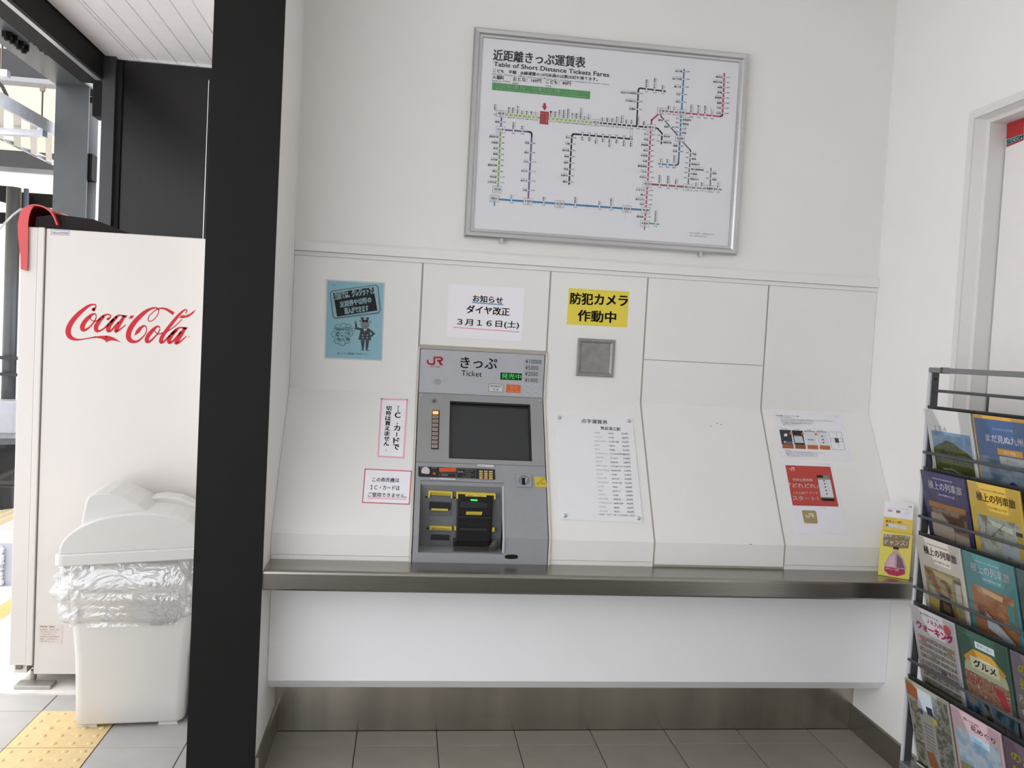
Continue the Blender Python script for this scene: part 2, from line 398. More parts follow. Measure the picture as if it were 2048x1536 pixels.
# ---------------------------------------------------------------- steel column at the opening, outside wall, soffit
cx0, cx1 = -.2145, -.0005
hp = [(cx0, -.449), (cx1, -.449), (cx1, -.436), (-.102, -.436), (-.102, -.262), (cx1 - .06, -.262), (cx1 - .06, -.25), (cx0, -.25), (cx0, -.262), (-.112, -.262), (-.112, -.436), (cx0, -.436)]
struct(MB().prism(hp, 0, 3.3, 'z').go('column', black_m))
struct(MB().box(-.30, -.056, .05, 1.46, 0, 2.87).go('wall_outer', wall_r))
dp = struct(MB().box(-1.19, -.301, 1.46, 1.50, 0, 2.87).go('wall_dark', mat('dark_board', (22, 21, 20), .25, var=.15, scale=2, spec=.3)))
MB().box(-1.19, -1.128, 1.425, 1.459, 0, 2.87).go('edge_post', dark_m, dp)
MB().box(-1.128, -1.10, 1.445, 1.459, 0, 2.86).go('edge_groove', black_m, dp)
sof = struct(MB().box(-1.185, -.0, -3.2, 1.5, 2.893, 2.93).go('ceiling_soffit', grout))
soff_m = mat('soffit_board', (240, 238, 235), .28, var=.02)
xs = [-1.183, -1.041, -1.022] + [-1.022 + .0965 * i for i in range(1, 11)]
for i in range(len(xs) - 1):
    MB().box(xs[i] + (.0015), min(xs[i + 1], -.002) - .0015, -3.2, 1.455, 2.87, 2.892).go('soffit_board', soff_m, sof, bevel=.002, seg=1)
MB().box(-1.12, -.3, 1.445, 1.4595, 2.862, 2.871).go('edge_bead', alu_m, sof)
MB().box(-.672, -.668, 1.452, 1.4595, 1.5, 2.80).go('wall_seam', alu_m, dp)
# ---------------------------------------------------------------- door in the right wall
dr = struct(MB().box(2.401, 2.43, -1.40, -.556, .01, 2.317).go('door_1', mat('door_white', (240, 236, 234), .42, var=.01)))
fm = mat('door_frame_paint', (226, 225, 221), .45, var=.01)
MB().box(RW - .006, RW + .001, -.533, -.506, 0, 2.335).box(RW - .006, RW + .001, -1.46, -.506, 2.335, 2.363).go('door_frame', fm, dr)
MB().box(2.342, 2.445, -.551, -.500, 0, 2.321).go('door_jamb', fm, dr); MB().box(2.342, 2.445, -1.46, -.500, 2.321, 2.40).go('door_head', fm, dr); MB().box(2.342, 2.445, -1.46, -1.405, 0, 2.321).go('door_jamb', fm, dr)
struct(MB().box(2.436, 2.46, -1.43, -.53, 0, 2.336).go('trim_3', grout))
for x, y, w_ in ((1432, 846, 4), (1441, 848.5, 3), (1420, 852, 3)):
    Print(PS, wb, .0006, name='scuff').line([(x, y), (x + w_, y + .8)], 1.1, (120, 118, 114))
Print(PB, wb, .0006, name='scuff').line([(1499, 1088.4), (1504, 1088.8)], 1.2, (110, 108, 104))
# ---------------------------------------------------------------- ticket machine
tm = thing('ticket_machine', 'grey ticket vending machine with a dark touch screen set in the white wall', 'ticket machine', ((JX[1] + JX[2]) / 2, -.29, ZC))
X0, X1 = JX[1] + .004, JX[2] - .004
z_h = 1.4585
hd = MB().prism([(-.004, z_h), (-.004, ZK + .004), (.018, ZK + .004), (.018, z_h)], X0 + .003, X1 - .003).go('header_panel', mach_l, tm, bevel=.0015, seg=1)
zs = 1.0445; ys = yz(zs)
sc = MB()
def onS(z, o): q = Vector((0, yz(z), z)) + _sn * o; return (q.y, q.z)
scr = [(899.5, 803), (1060, 809.5), (1064, 923.5), (897.5, 917.5)]
S4 = [PS.at(*q) for q in scr]
sx0, sx1 = (S4[0].x + S4[3].x) / 2, (S4[1].x + S4[2].x) / 2; sz1 = (S4[0].z + S4[1].z) / 2; sz0 = (S4[2].z + S4[3].z) / 2
def sband(xa, xb, za, zb, th=.004, o=.0, name='x', m=mach_s, par=None, dp=.02, **k):
    a = onS(za, o + th); b = onS(zb, o + th); c = onS(zb, o + th - dp); d = onS(za, o + th - dp)
    return MB().prism([a, b, c, d], xa, xb).go(name, m, par or tm, **k)
mb = MB()
for xa, xb, za, zb in ((X0 + .003, sx0, zs + .002, ZK + .001), (sx1, X1 - .003, zs + .002, ZK + .001), (sx0, sx1, sz1, ZK + .001), (sx0, sx1, zs + .002, sz0)):
    a = onS(za, .004); b = onS(zb, .004); c = onS(zb, -.016); d = onS(za, -.016); mb.prism([a, b, c, d], xa, xb)
sp = mb.go('screen_surround', mach_s, tm)
mb = MB(); w = .006
for xa, xb, za, zb in ((sx0, sx0 + w * .6, sz0, sz1), (sx1 - w, sx1, sz0, sz1), (sx0, sx1, sz1 - w, sz1), (sx0, sx1, sz0, sz0 + w * .5)):
    mb.prism([onS(za, .0035), onS(zb, .0035), onS(zb, -.016), onS(za, -.016)], xa, xb)
mb.go('screen_bezel', blk, sp)
sband(sx0, sx1, sz0, sz1, th=0, o=-.010, dp=.006, name='touch_screen', m=scr_m, par=sp)
pH = Print(YP(-.004), hd, name='header_printing')
pE = Print(YP(-.004), hd, name='emblem'); pA = Print(YP(-.004), hd, name='receipt_label'); pB = Print(YP(-.004), hd, name='card_label'); pG = Print(YP(-.004), hd, name='status_display'); pQ = Print(YP(-.004), hd, name='price_list')
pS = Print(Plane(_sn, Vector((0, 0, ZK)) + _sn * .004), sp, name='panel_printing')
RED = (176, 52, 56)
# JR emblem in strokes
def jr(p, x0, y0, x1, y1, col, lv=1, sk=(0, 0)):
    w = x1 - x0; h = y1 - y0; t = h * .2
    f = lambda a, b: (x0 + a * w + sk[0] * b, y0 + b * h + sk[1] * a)
    tt = w * .13
    for pts in ([(0, .42), (.11, .42), (.14, .72), (.0, .75)],):
        pass
    L = lambda pts, ww: p.line([(*f(a, b),) for a, b in pts], ww, col, lv)
    L([(.06, .42), (.06, .70), (.12, .86), (.22, .90), (.36, .90), (.44, .84), (.46, .70), (.46, .10)], t)
    L([(.42, .10), (.84, .10), (.93, .20), (.93, .36), (.84, .46), (.62, .46)], t)
    p.poly([f(.60, .38), f(.80, .42), f(1.0, 1.0), f(.83, 1.0)], col, lv)
jr(pE, 853.5, 712.5, 886.5, 729.5, RED, sk=(0, 1.2))
pE.T('JR九州', (860, 735), (879.5, 736.2), 4.2, RED, 0)
pH.T('きっぷ', (920.5, 735.5), (993.5, 738.5), 22, K, .012, res=3)
pH.T('Ticket', (922.5, 751), (963.5, 753.8), 10.5, K, 0, res=3)
pG.poly([(1001, 745), (1044, 747), (1043.3, 760.8), (1000.5, 759)], (22, 44, 30), 1)
LED = mat('led_green', (70, 200, 90), .4, emit=.35)
pG.T('発売中', (1003, 756.9), (1042, 758.9), 10.4, LED, 0, 2, 2)
for i, (t, y) in enumerate((('¥10000', 728), ('¥5000', 740.2), ('¥2000', 752.6), ('¥1000', 765))):
    x1 = 1083 if i == 0 else 1077
    pQ.poly([(1048.5, y - 11.4 - .5), (1083.5, y - 10.6), (1083, y + 1.2), (1048, y + .2)], (176, 178, 184), 1)
    pQ.T(t, (1050.5 - i * .4, y - .8), (x1 - i * .6, y + .2), 8.8, K, 0, 2, res=2)
pA.poly([(978, 766.5), (1006.5, 768.5), (1006, 784.8), (977, 783)], (120, 120, 122), 1); pA.poly([(979, 767.5), (1005.5, 769.3), (1005, 783.8), (978, 782.2)], (206, 207, 208), 2)
pA.T('領収書発行', (980.5, 774), (1003.5, 775.6), 4.6, K, 0, 3); pA.T('可 能', (985.5, 780.8), (997.5, 781.6), 4.2, K, 0, 3)
pB.poly([(1013, 768.3), (1041.5, 770.2), (1040.5, 786), (1012, 784.6)], (214, 104, 56), 1)
pB.T('オレンジ', (1019.5, 774.6), (1035, 775.6), 3.6, (240, 200, 170), 0, 3); pB.T('カード', (1021.5, 779.4), (1033, 780.1), 3.4, (240, 200, 170), 0, 3); pB.T('Orange Card', (1015, 783.5), (1038, 784.8), 2.8, (240, 200, 170), 0, 3)
for t, x, y in (('500', 1056, 773.3), ('100', 1072.8, 774), ('50', 1055.6, 785), ('10', 1072.4, 785.8)):
    pQ.disc(x, y, 5, (188, 190, 194), 1); pQ.T(t, (x - 2.6, y + 2), (x + 2.6, y + 2.1), 3.6, (110, 110, 116), 0, 2)
pK = Print(YP(-.004), hd, name='speaker_grille')
for j in range(5):
    for i in range(7 if j in (1, 2, 3) else 4):
        n = 7 if j in (1, 2, 3) else 4
        pK.disc(875.5 + (i - (n - 1) / 2) * 2.05, 758.6 + j * 2.5, .62, (50, 50, 52), 1, n=6)
MB().tube([PS.at(868, 802, .004), PS.at(868, 802, .010)], .0085, 14).go('lock', mat('lock_metal', (120, 120, 116), .3, .8), sp)
MB().tube([PS.at(868, 802, .010), PS.at(868, 802, .0125)], .0042, 10).go('lock_core', mat('lock_dark', (50, 50, 50), .4), sp)
for x, y in ((843, 790.5), (1079, 800.5)):
    MB().tube([PS.at(x, y, .003), PS.at(x, y, .0065)], .0028, 8).go('screw', mat('chrome', (190, 190, 186), .2, 1), sp)
slab(PS, [(864.5, 820), (879, 820.6), (877, 898.5), (862.3, 897.8)], .0025, .004).go('indicator_strip', mat('strip_brown', (60, 44, 38), .5), sp)
for i in range(9):
    y = 822 + i * 8.4; x = 865.8 - i * .25
    m_ = mat('lamp_lit', (255, 150, 90), .4, emit=1.6) if i == 0 else mat('lamp_key', (176, 160, 152), .5)
    slab(PS, [(x, y), (x + 11, y + .4), (x + 10.8, y + 6.3), (x - .2, y + 5.9)], .0015, .0065).go('lamp_key', m_, sp)
    if i: Print(PS, sp, .0084, 'key_marks').T('取消呼出円券'[i % 6] + '人数枚回'[i % 4], (x + 2, y + 5), (x + 9, y + 5.2), 3.6, (90, 60, 50), 0)
# lower unit
RZ1, RZ0 = .968, .752      # recess top and bottom
RX0, RX1 = .4995, .798
YR = -.190
lo = MB()
full = [onS(zs, .006), onS(ZB + .001, .006), (YB - .006, ZC), (YB + .02, ZC), (YB + .02, ZB + .01), onS(zs, -.02)]
lo.prism(full, X0 + .003, RX0); lo.prism(full, RX1, X1 - .003)
lo.prism([onS(zs, .006), onS(RZ1 + .012, .006), onS(RZ1, -.004), onS(RZ1 + .01, -.03), onS(zs, -.03)], RX0, RX1)
lo.prism([(YB - .006, RZ0), (YB - .006, ZC), (YB + .03, ZC), (YR, ZC + .008), (YR, RZ0)], RX0, RX1)
lu = lo.go('lower_housing', mach_m, tm)
MB().box(RX0 - .002, RX1 + .002, YR, YR + .008, RZ0 - .03, RZ1 + .02).go('recess_back', mat('recess_grey', (112, 114, 118), .45), lu)
# rounded bright lip at the recess's right edge
MB().tube([(RX1, yz(z) - .005, z) for z in (.975, .93, .88, .83, .807, .757)], .005, 8).go('recess_lip', mach_l, lu)
PR = YP(YR)
def rb(px, th, m, name, lift=0, par=None, **k): return slab(PR, px, th, lift).go(name, m, par or lu, **k)
# card slot modules
for n_, (fx, lab) in enumerate((([(857, 981.5), (905, 983.8), (904.6, 997), (901.6, 996.8), (901.8, 987), (860.4, 985), (859.8, 995), (856.6, 994.8)], None), ([(859.5, 1051.5), (903.5, 1053.5), (903, 1061.5), (900, 1061.3), (900.2, 1057), (863, 1055), (862.6, 1060), (859.2, 1059.8)], None))):
    a = [PR.at(u, v, .014) for u, v in fx]; b = [q + Vector((0, .014, 0)) for q in a]; MB().hexa(a, b).go('slot_frame', yel, lu)
sl = rb([(858, 991), (902, 993), (901, 1032), (857.5, 1030)], .004, mat('slot_grey', (100, 102, 105), .5), 'card_slot')
rb([(859, 1004), (901, 1005.6), (900.4, 1020), (858.5, 1018.4)], .012, blk, 'slot_mouth', 0, sl, bevel=.002)
rb([(863, 1016.8), (896, 1018), (895.6, 1021.8), (862.6, 1020.6)], .002, yel, 'slot_label', .012, sl)
sl2 = rb([(861, 1062), (901, 1064), (900, 1092), (860, 1090)], .004, mat('slot_grey', (100, 102, 105), .5), 'receipt_slot')
rb([(862, 1069), (899, 1070.6), (898.6, 1081), (861.6, 1079.4)], .009, blk, 'slot_mouth', 0, sl2, bevel=.002)
pR = Print(PR, lu, .0035, name='slot_printing')
pR.poly([(861, 985.4), (901, 987.2), (900.6, 991.4), (860.6, 989.8)], (214, 194, 84), 1); pR.T('オレンジカード', (869, 989.3), (892, 990.4), 2.6, (120, 96, 30), 0, 2)
pR.poly([(863.5, 1055.4), (899.6, 1057), (899.2, 1061), (863.2, 1059.5)], (214, 194, 84), 1); pR.T('きっぷ  Ticket', (866, 1059), (896, 1060.3), 2.4, (120, 96, 30), 0, 2)
for x, y in ((852.5, 994), (909, 995.3), (855, 1057)): pR.disc(x, y, 2.6, (24, 24, 26), 1, ry=1.5)
# note and change unit
nu = rb([(914.5, 988), (987.5, 990.6), (985, 1015), (981, 1086), (910.5, 1085), (913.5, 1035)], .018, mat('note_unit_black', (20, 20, 22), .28, var=.1), 'note_unit', bevel=.003)
rb([(921, 1003), (975, 1005), (974, 1017.6), (920.4, 1016)], .006, mat('mouth_dark', (38, 38, 42), .4), 'note_mouth', .018, nu, bevel=.002)
rb([(913.5, 1032), (983, 1034.5), (982, 1037.5), (913, 1035.4)], .010, mat('mouth_dark', (38, 38, 42), .4), 'note_ledge', .018, nu, bevel=.002)
rb([(920, 1055), (975, 1057), (974.4, 1064), (919.6, 1062)], .008, mat('mouth_dark', (38, 38, 42), .4), 'ticket_mouth', .018, nu, bevel=.002)
fx = [(913, 984), (991.5, 987.6), (991, 999), (988, 998.8), (988.2, 991), (916.4, 987.8), (916, 997.6), (912.8, 997.4)]
a = [PR.at(u, v, .020) for u, v in fx]; MB().hexa(a, [q + Vector((0, .02, 0)) for q in a]).go('unit_frame', yel, lu)
rb([(909, 1052.6), (912.2, 1052.8), (912, 1061), (908.8, 1060.8)], .016, yel, 'guide_tab'); rb([(984.8, 1055), (989.5, 1055.3), (988.8, 1064), (984.2, 1063.7)], .016, yel, 'guide_tab')
pN = Print(YP(YR - .018), nu, .0012, name='unit_printing')
pN.poly([(930.5, 988.3), (973, 990.2), (972.6, 994), (930.2, 992.4)], (214, 194, 84), 1); pN.T('紙幣      入口', (936, 992.2), (965, 993.6), 2.6, (120, 96, 30), 0, 2)
pN.poly([(933, 1023), (965, 1023.6), (963, 1030.2), (931.4, 1029.4)], (200, 180, 70), 1); pN.T('ココカラ', (937, 1028.6), (958, 1029.2), 3.6, (120, 96, 30), 0, 2)
pN.T('0000', (941.5, 1001.8), (954.5, 1002.4), 3.6, mat('led_bright', (60, 255, 80), .4, emit=3), .03, 2)
# coin tray of clear plastic
a0 = Vector((RX0 + .13, 0, 0))
MB().prism([(YR, RZ0 + .03), (YR - .05, RZ0 + .012), (YR - .083, RZ0 + .02), (YR - .083, RZ0 + .002), (YR, RZ0 + .002)], RX0 + .125, RX1 - .03).go('coin_tray', clear('tray_clear', (.55, .55, .55), .3), lu)
cnr = MB()
for i in range(5): cnr.box(RX1 - .045 + .004 * i, RX1 - .035 + .005 * i, YR - .06 + .006 * i, YR - .045 + .005 * i, RZ0 + .001, RZ0 + .018 + .004 * i)
cnr.go('tray_hinge', mat('worn_metal', (120, 120, 110), .35, .7, var=.3), lu)
# control strip
PL = Plane(_sn, Vector((0, 0, ZK)) + _sn * .006)
cs = slab(PL, [(837, 932.4), (953, 936.6), (990, 938.6), (990.5, 959.2), (953, 957.4), (838.5, 953), (836.6, 950)], .0025).go('control_strip', blk, lu, bevel=.001, seg=1)
pC = Print(PL, lu, .0031, name='control_printing')
pC.rect(878.5, 935.6, 912, 943.6, (206, 96, 54), 1); pC.T('おつり・とりけし', (881, 941.8), (910, 942.8), 3, (170, 70, 40), 0, 2)
pC.frame([(879.5, 946), (911.5, 947), (911, 955), (879, 954)], .6, (130, 130, 130), 1); pC.T('領収書', (883, 951), (895, 951.6), 2.8, (190, 190, 190), 0, 2)
pC.frame([(914.5, 937.4), (951.5, 939), (951, 956.8), (913.6, 955.6)], .6, (130, 130, 130), 1); pC.T('運 賃', (916, 945), (925.5, 945.4), 3, (200, 200, 200), 0, 2)
for i, (x, y) in enumerate(((932, 941), (927, 945.5), (933, 949.5), (926, 953.5))): pC.frame([(x, y - 1.6), (x + 14, y - 1), (x + 13.6, y + 1.8), (x - .4, y + 1.3)], .5, (120, 120, 120), 1)
pC.T('硬貨投入口', (840, 935.8), (853, 936.3), 2.2, (170, 170, 170), 0, 2); pC.T('取消', (863, 936.6), (873, 937), 2.2, (170, 170, 170), 0, 2)
pC.poly([(861, 955), (911.5, 956.8), (910.5, 960.2), (860.6, 958.4)], (220, 218, 218), 2); pC.T('硬貨・紙幣はここへ入れてください', (863, 958), (909, 959.5), 2.4, (60, 50, 60), 0, 3)
pC.poly([(955.5, 928.6), (987.5, 930.2), (987, 934.6), (955, 933)], (226, 226, 226), 1); pC.T('暗証番号を押してください', (957, 932.6), (985.5, 933.8), 2.6, (60, 60, 60), 0, 2)
MB().tube([PL.at(851, 942.3, .002), PL.at(851, 942.3, .006)], .0155, 20).go('coin_button', mat('coin_disc', (200, 190, 192), .35), lu)
MB().tube([PL.at(868.3, 947.2, .002), PL.at(868.3, 947.2, .006)], .006, 14).go('cancel_button', mat('red_button', (176, 50, 62), .4), lu)
kb = slab(PL, [(957, 939.4), (989, 941), (989, 958.4), (956.6, 956.8)], .0032).go('keypad', blk, lu)
for r_ in range(4):
    for c_ in range(3):
        x, y = 962 + c_ * 9.8, 942.3 + r_ * 4.55 + c_ * .35
        slab(PL, [(x - 3.6, y - 1.7), (x + 3.6, y - 1.4), (x + 3.6, y + 1.8), (x - 3.6, y + 1.5)], .002, .0032).go('key', mat('key_gold', (196, 168, 104), .4), kb)
# coin inlet, sticker and service hole on the right half
cp = slab(PL, [(1032, 946.4), (1063, 947.8), (1064.5, 974.8), (1033, 973.2)], .005).go('coin_inlet', mat('inlet_grey', (152, 154, 154), .4), lu, bevel=.0015, seg=1)
pI = Print(PL, cp, .0056, name='inlet_shape'); pI.disc(1048, 960.4, 12, (128, 130, 132), 0, ry=10.5); pI.poly([(1043.5, 955.5), (1050, 956), (1050.5, 969.5), (1044, 969.2)], (14, 14, 16), 1)
MB().tube([PL.at(1053.5, 957, .005), PL.at(1052, 965, .008)], .004, 8).go('inlet_rib', mach_l, cp)
pI2 = Print(PL, lu, .0012, name='sticker'); pI2.poly([(1068, 953.3), (1091, 954.4), (1094, 974.5), (1070.4, 973.6)], (210, 188, 66), 0)
for i in range(4): pI2.ring(1076 + i * 4.2, 968 - i * 3.6, 2.6, .6, (110, 92, 24), 1, n=10, ry=2.2)
pI2.T('硬貨', (1083, 968.6), (1090.6, 969), 3, (80, 60, 20), 0, 2)
hl = [PB.at(1013 + 13 + 12.5 * math.cos(a) * (1), 1114 + 4.4 * math.sin(a), .006) for a in [2 * math.pi * i / 16 for i in range(16)]]
hl = []
for i in range(16):
    a = 2 * math.pi * i / 16; hl.append((1022.8 + 13 * max(-1, min(1, 1.25 * math.cos(a))), 1113.6 + 4.6 * math.sin(a)))
Print(YP(YB - .006), lu, .0006, name='service_hole').poly(hl, (14, 14, 15), 0)
# white edging strips down both sides, beige reveal on top
es = mat('edge_cream', (214, 208, 196), .5)
for x in (JX[1] - .0025, JX[2] - .0035):
    MB().prism([(-.0075, 1.464), (-.0075, ZK), onS(ZB, .0085), (YB - .0085, ZC), (YB + .004, ZC), (YB + .004, ZB), (.004, ZK), (.004, 1.464)], x, x + .006).go('edge_strip', es, tm)
MB().box(JX[1] - .002, JX[2] + .002, -.007, .012, 1.4595, 1.467).box(JX[1], JX[2], -.002, .012, 1.467, 1.4745).go('top_strip', seal_m, tm)
MB().prism([(.006, 1.455), (.006, ZK - .03), (YR + .012, .95), (YR + .012, ZC), (.024, ZC), (.024, 1.455)], JX[1] + .004, JX[2] - .004).go('inner_casing', blk, tm)
# ---------------------------------------------------------------- fare map board
fmx0, fmx1, fmz0, fmz1 = .621, 1.690, 1.887, 2.663
YM = -.030
mp_ = thing('fare_map_board', 'large silver-framed railway fare map board high on the white wall', 'sign', ((fmx0 + fmx1) / 2, -.012, fmz0))
fw = .034
def rail(a, b, c, d, y=YM):   # outer a->b, inner d->c ; chamfered section
    q = []
    for t, yy in ((0, -.004), (0, y + .006), (.18, y), (.55, y + .002), (.72, y + .008), (.93, y + .009), (1.0, y + .013), (1.0, -.004)):
        q.append(((a[0] + (d[0] - a[0]) * t, yy, a[1] + (d[1] - a[1]) * t), (b[0] + (c[0] - b[0]) * t, yy, b[1] + (c[1] - b[1]) * t)))
    return MB().hexa([x[0] for x in q], [x[1] for x in q])
O = [(fmx0, fmz1), (fmx1, fmz1), (fmx1, fmz0), (fmx0, fmz0)]; I = [(fmx0 + fw, fmz1 - fw), (fmx1 - fw, fmz1 - fw), (fmx1 - fw, fmz0 + fw), (fmx0 + fw, fmz0 + fw)]
for i in range(4):
    j = (i + 1) % 4; rail(O[i], O[j], I[j], I[i]).go('frame_rail', alu_m, mp_)
MB().box(fmx0 + .01, fmx1 - .01, -.014, -.002, fmz0 + .01, fmz1 - .01).go('map_sheet', mat('map_white', (240, 241, 246), .5, var=.008, scale=2), mp_)
MB().box(fmx0 + fw - .004, fmx1 - fw + .004, -.0185, -.0165, fmz0 + fw - .004, fmz1 - fw + .004).go('cover_pane', clear('pane', (.985, .985, .985), .035, .02), mp_)
for u in (1003, 1401):
    q = YP(-.02).at(u, 480 + (u - 1003) * .066, 0); MB().box(q.x - .006, q.x + .006, -.026, -.006, fmz0 - .014, fmz0 + .002).go('clip', alu_m, mp_)
pm = Print(YP(-.014), mp_, .0004, name='map_printing')
DK = (34, 32, 34); G1 = (172, 204, 96); G1d = (150, 188, 88); PU = (124, 104, 160); BL = (62, 134, 184); PK = (196, 78, 116); BR = (140, 72, 70); GY = (128, 128, 134); GN = (96, 168, 130)
pm.T('近距離きっぷ運賃表', (986, 120.5), (1170, 136), 22, DK, .018, 2, res=3)
pm.T('Table of Short Distance Tickets Fares', (987.5, 132), (1218, 154), 8.8, DK, .025, 2, res=2)
pm.T('こども　半額　JR線運賃の10円未満のは数は切り捨てます。', (986, 145.5), (1195, 163.5), 8.2, DK, .02, 2)
pm.T('Fares for children are half an adult fare. For JR Lines, fare amounts are rounded to the lowest 10 yen.', (985, 149.5), (1219, 171), 3.4, DK, .01, 2)
pm.T('入場料', (985, 158), (1007.5, 159.8), 8, DK, .02, 2); pm.T('おとな：160円', (1026, 162), (1082, 166), 8, DK, .02, 2); pm.T('こども：80円', (1091.5, 167), (1141, 171.2), 8, DK, .02, 2)
pm.T('Platform Ticket', (984.5, 163.2), (1020, 164.6), 3.4, DK, .01, 2); pm.T('Adult', (1025, 167.5), (1037, 168.4), 3.4, DK, .01, 2); pm.T('Child', (1091, 173.3), (1102, 174.2), 3.4, DK, .01, 2)
pm.poly([(984.5, 164.8), (1180.5, 182.8), (1179.8, 198.4), (984, 179.6)], (84, 160, 96), 1)
pm.T('ここにない駅のきっぷは窓口でお求めください。', (991.5, 174.4), (1156, 189.6), 7.4, (222, 238, 222), .004, 2); pm.T('If your destination is not shown on the table, please buy the ticket at ticket window', (992, 178.4), (1172, 195.6), 2.8, (200, 228, 200), .01, 2)
LW = 4.3
pm.line([(1012, 229.2), (1184, 244.9)], LW, G1, 0)
pm.line([(1003, 235), (1001.5, 253)], 3.4, PU, 0); pm.line([(1010, 259.8), (1057, 263.6), (1061.5, 264.8), (1063.6, 268.5), (1063.3, 273), (1056.5, 397)], 3.6, PU, 0)
pm.line([(1000.8, 266), (996, 373)], 3.6, G1d, 0)
pm.line([(998, 398.7), (1283, 419.6)], 3.8, BL, 0); pm.line([(989, 404), (988.4, 412)], 2.6, BL, 0)
pm.line([(1200.5, 246), (1295, 254.4)], 3.4, DK, 0)
pm.line([(1273.2, 252), (1276.8, 180.5), (1278, 177.4), (1281, 176.5), (1331.6, 182.6)], 3.0, DK, 0)
pm.line([(1265, 278.3), (1150, 268.2), (1146, 268.5), (1143.8, 272), (1138, 369.5)], 3.4, DK, 0)
for dx in (-2, 2): pm.line([(1263 + dx, 255.5), (1262.4 + dx, 277)], .5, (150, 150, 150), 0)
pm.line([(1317.5, 228), (1303.4, 240), (1302.4, 248.5)], 3.4, PK, 0); pm.line([(1331, 222.4), (1356, 224.8)], 3.2, PK, 0)
pm.line([(1371, 226.4), (1440.5, 233), (1443.8, 231.6), (1445, 228), (1448.8, 146)], 3.4, PK, 0)
pm.line([(1301.4, 262), (1295.6, 361)], 3.2, PK, 0); pm.line([(1294.4, 375), (1292, 414)], 3.2, PK, 0); pm.line([(1291, 427), (1290, 440)], 3.2, PK, 0); pm.line([(1289, 453), (1288.6, 460)], 2.4, PK, 0)
pm.line([(1298, 446.6), (1318.4, 448.6)], 3, GN, 0)
pm.line([(1303.5, 368.6), (1367.5, 373.6)], 3.4, BR, 0); pm.line([(1384, 375.3), (1411, 377)], 2.8, GY, 0); pm.line([(1428, 378), (1443.7, 379.6)], 2.6, GY, 0); pm.line([(1420.3, 371), (1422, 335.7)], 2.6, GY, 0)
pm.line([(1320.6, 228.4), (1322.5, 233), (1355.5, 271)], 2.8, GY, 0); pm.line([(1365, 283), (1380.6, 300.6), (1381.2, 304), (1376.3, 368)], 2.8, GY, 0)
pm.line([(1368.2, 137.6), (1363.4, 219)], 3.2, BL, 0); pm.line([(1362, 231.5), (1360.4, 271)], 3.2, BL, 0); pm.line([(1359.4, 283), (1357, 325), (1355.5, 329), (1351, 330.6), (1316.4, 327.6)], 3.2, BL, 0)
pm.line([(1310, 255.3), (1315.5, 257.2), (1323.4, 266), (1324.2, 269), (1322.4, 288.4)], 3.0, DK, 0)
WHT = (240, 241, 246)
def sbox(x0, y0, w, h, t, price):
    sl = .075 * w
    pm.poly([(x0, y0), (x0 + w, y0 + sl), (x0 + w - .9, y0 + h + sl), (x0 - .9, y0 + h)], WHT, 1)
    pm.frame([(x0, y0), (x0 + w, y0 + sl), (x0 + w - .9, y0 + h + sl), (x0 - .9, y0 + h)], .5, (70, 70, 72), 2)
    pm.T(t, (x0 + 2, y0 + h * .64), (x0 + w - 2.6, y0 + h * .64 + sl * .8), h * .36, DK, .03, 3); pm.T(price, (x0 + 4, y0 + h * .93), (x0 + w - 5.5, y0 + h * .93 + sl * .6), h * .2, DK, .02, 3)
    pm.line([(x0 + 4, y0 + 1.8), (x0 + w - 5, y0 + 2.4)], .4, (110, 110, 112), 2)
for b in ((994, 220.3, 17.6, 13, '唐津', '450'), (993, 252, 17.8, 13.4, '山本', '560'), (986, 372, 17.6, 13, '伊万里', '1,110'), (980.6, 390, 17.6, 13, '肥前山口', '1,470'), (1047.6, 395.6, 17.6, 13.4, '久保田', '1,280'), (1110.5, 400.8, 17.6, 13.4, '佐賀', '1,470'), (1245.4, 410.8, 17.4, 13.2, '新鳥栖', '1,470'), (1283, 413.6, 17.4, 13, '鳥栖', '1,280'), (1184.4, 238, 16.6, 13.4, '姪浜', '450'), (1294.4, 248, 16.6, 13.4, '博多', '760'), (1315, 215.4, 17, 12.6, '吉塚', '760'), (1355.2, 218.4, 16.8, 13, '香椎', '850'), (1286.6, 361.4, 17.2, 13, '原田', '1,280'), (1281.2, 440, 17.2, 13, '久留米', '1,470'), (1367.2, 367.4, 17.2, 13.4, '桂川', '1,280'), (1411, 370.5, 17.2, 13.2, '新飯塚', '1,470'), (1351.8, 270.6, 17.2, 12, '長者原', '850')): sbox(*b)
def tick(x, y, c=WHT, vert=False): pm.poly([(x - .9, y - 2), (x + 1.3, y - 1.8), (x + .9, y + 2), (x - 1.3, y + 1.8)] if not vert else [(x - 2, y - 1.1), (x + 2, y - .8), (x + 2, y + 1.1), (x - 2, y + .8)], c, 1)
def up_name(x, y, t, price, below=True, sp=4.1, w=3.9):
    tick(x, y); n = len(t)
    if below:
        pm.V(t, (x - .8 + .2 * n, y - 3.4 - sp * n), (x - .8, y - 3.4), w, DK, .035, 2)
        pm.line([(x + 3.2, y - 3.4), (x + 3.6, y - 3.4 - sp * n)], .45, (120, 120, 122), 1)
        pm.T(price, (x - 3.4, y + 6.2), (x + 3.6, y + 6.7), 2.7, DK, .02, 2)
    else:
        pm.V(t, (x - .4, y + 3.4), (x - .4 - .2 * n, y + 3.4 + sp * n), w, DK, .035, 2); pm.line([(x + 3, y + 3.4), (x + 2.6, y + 4 + sp * n)], .45, (120, 120, 122), 1)
        pm.T(price, (x - 3.6, y - 3.4), (x + 3.2, y - 2.9), 2.7, DK, .02, 2)
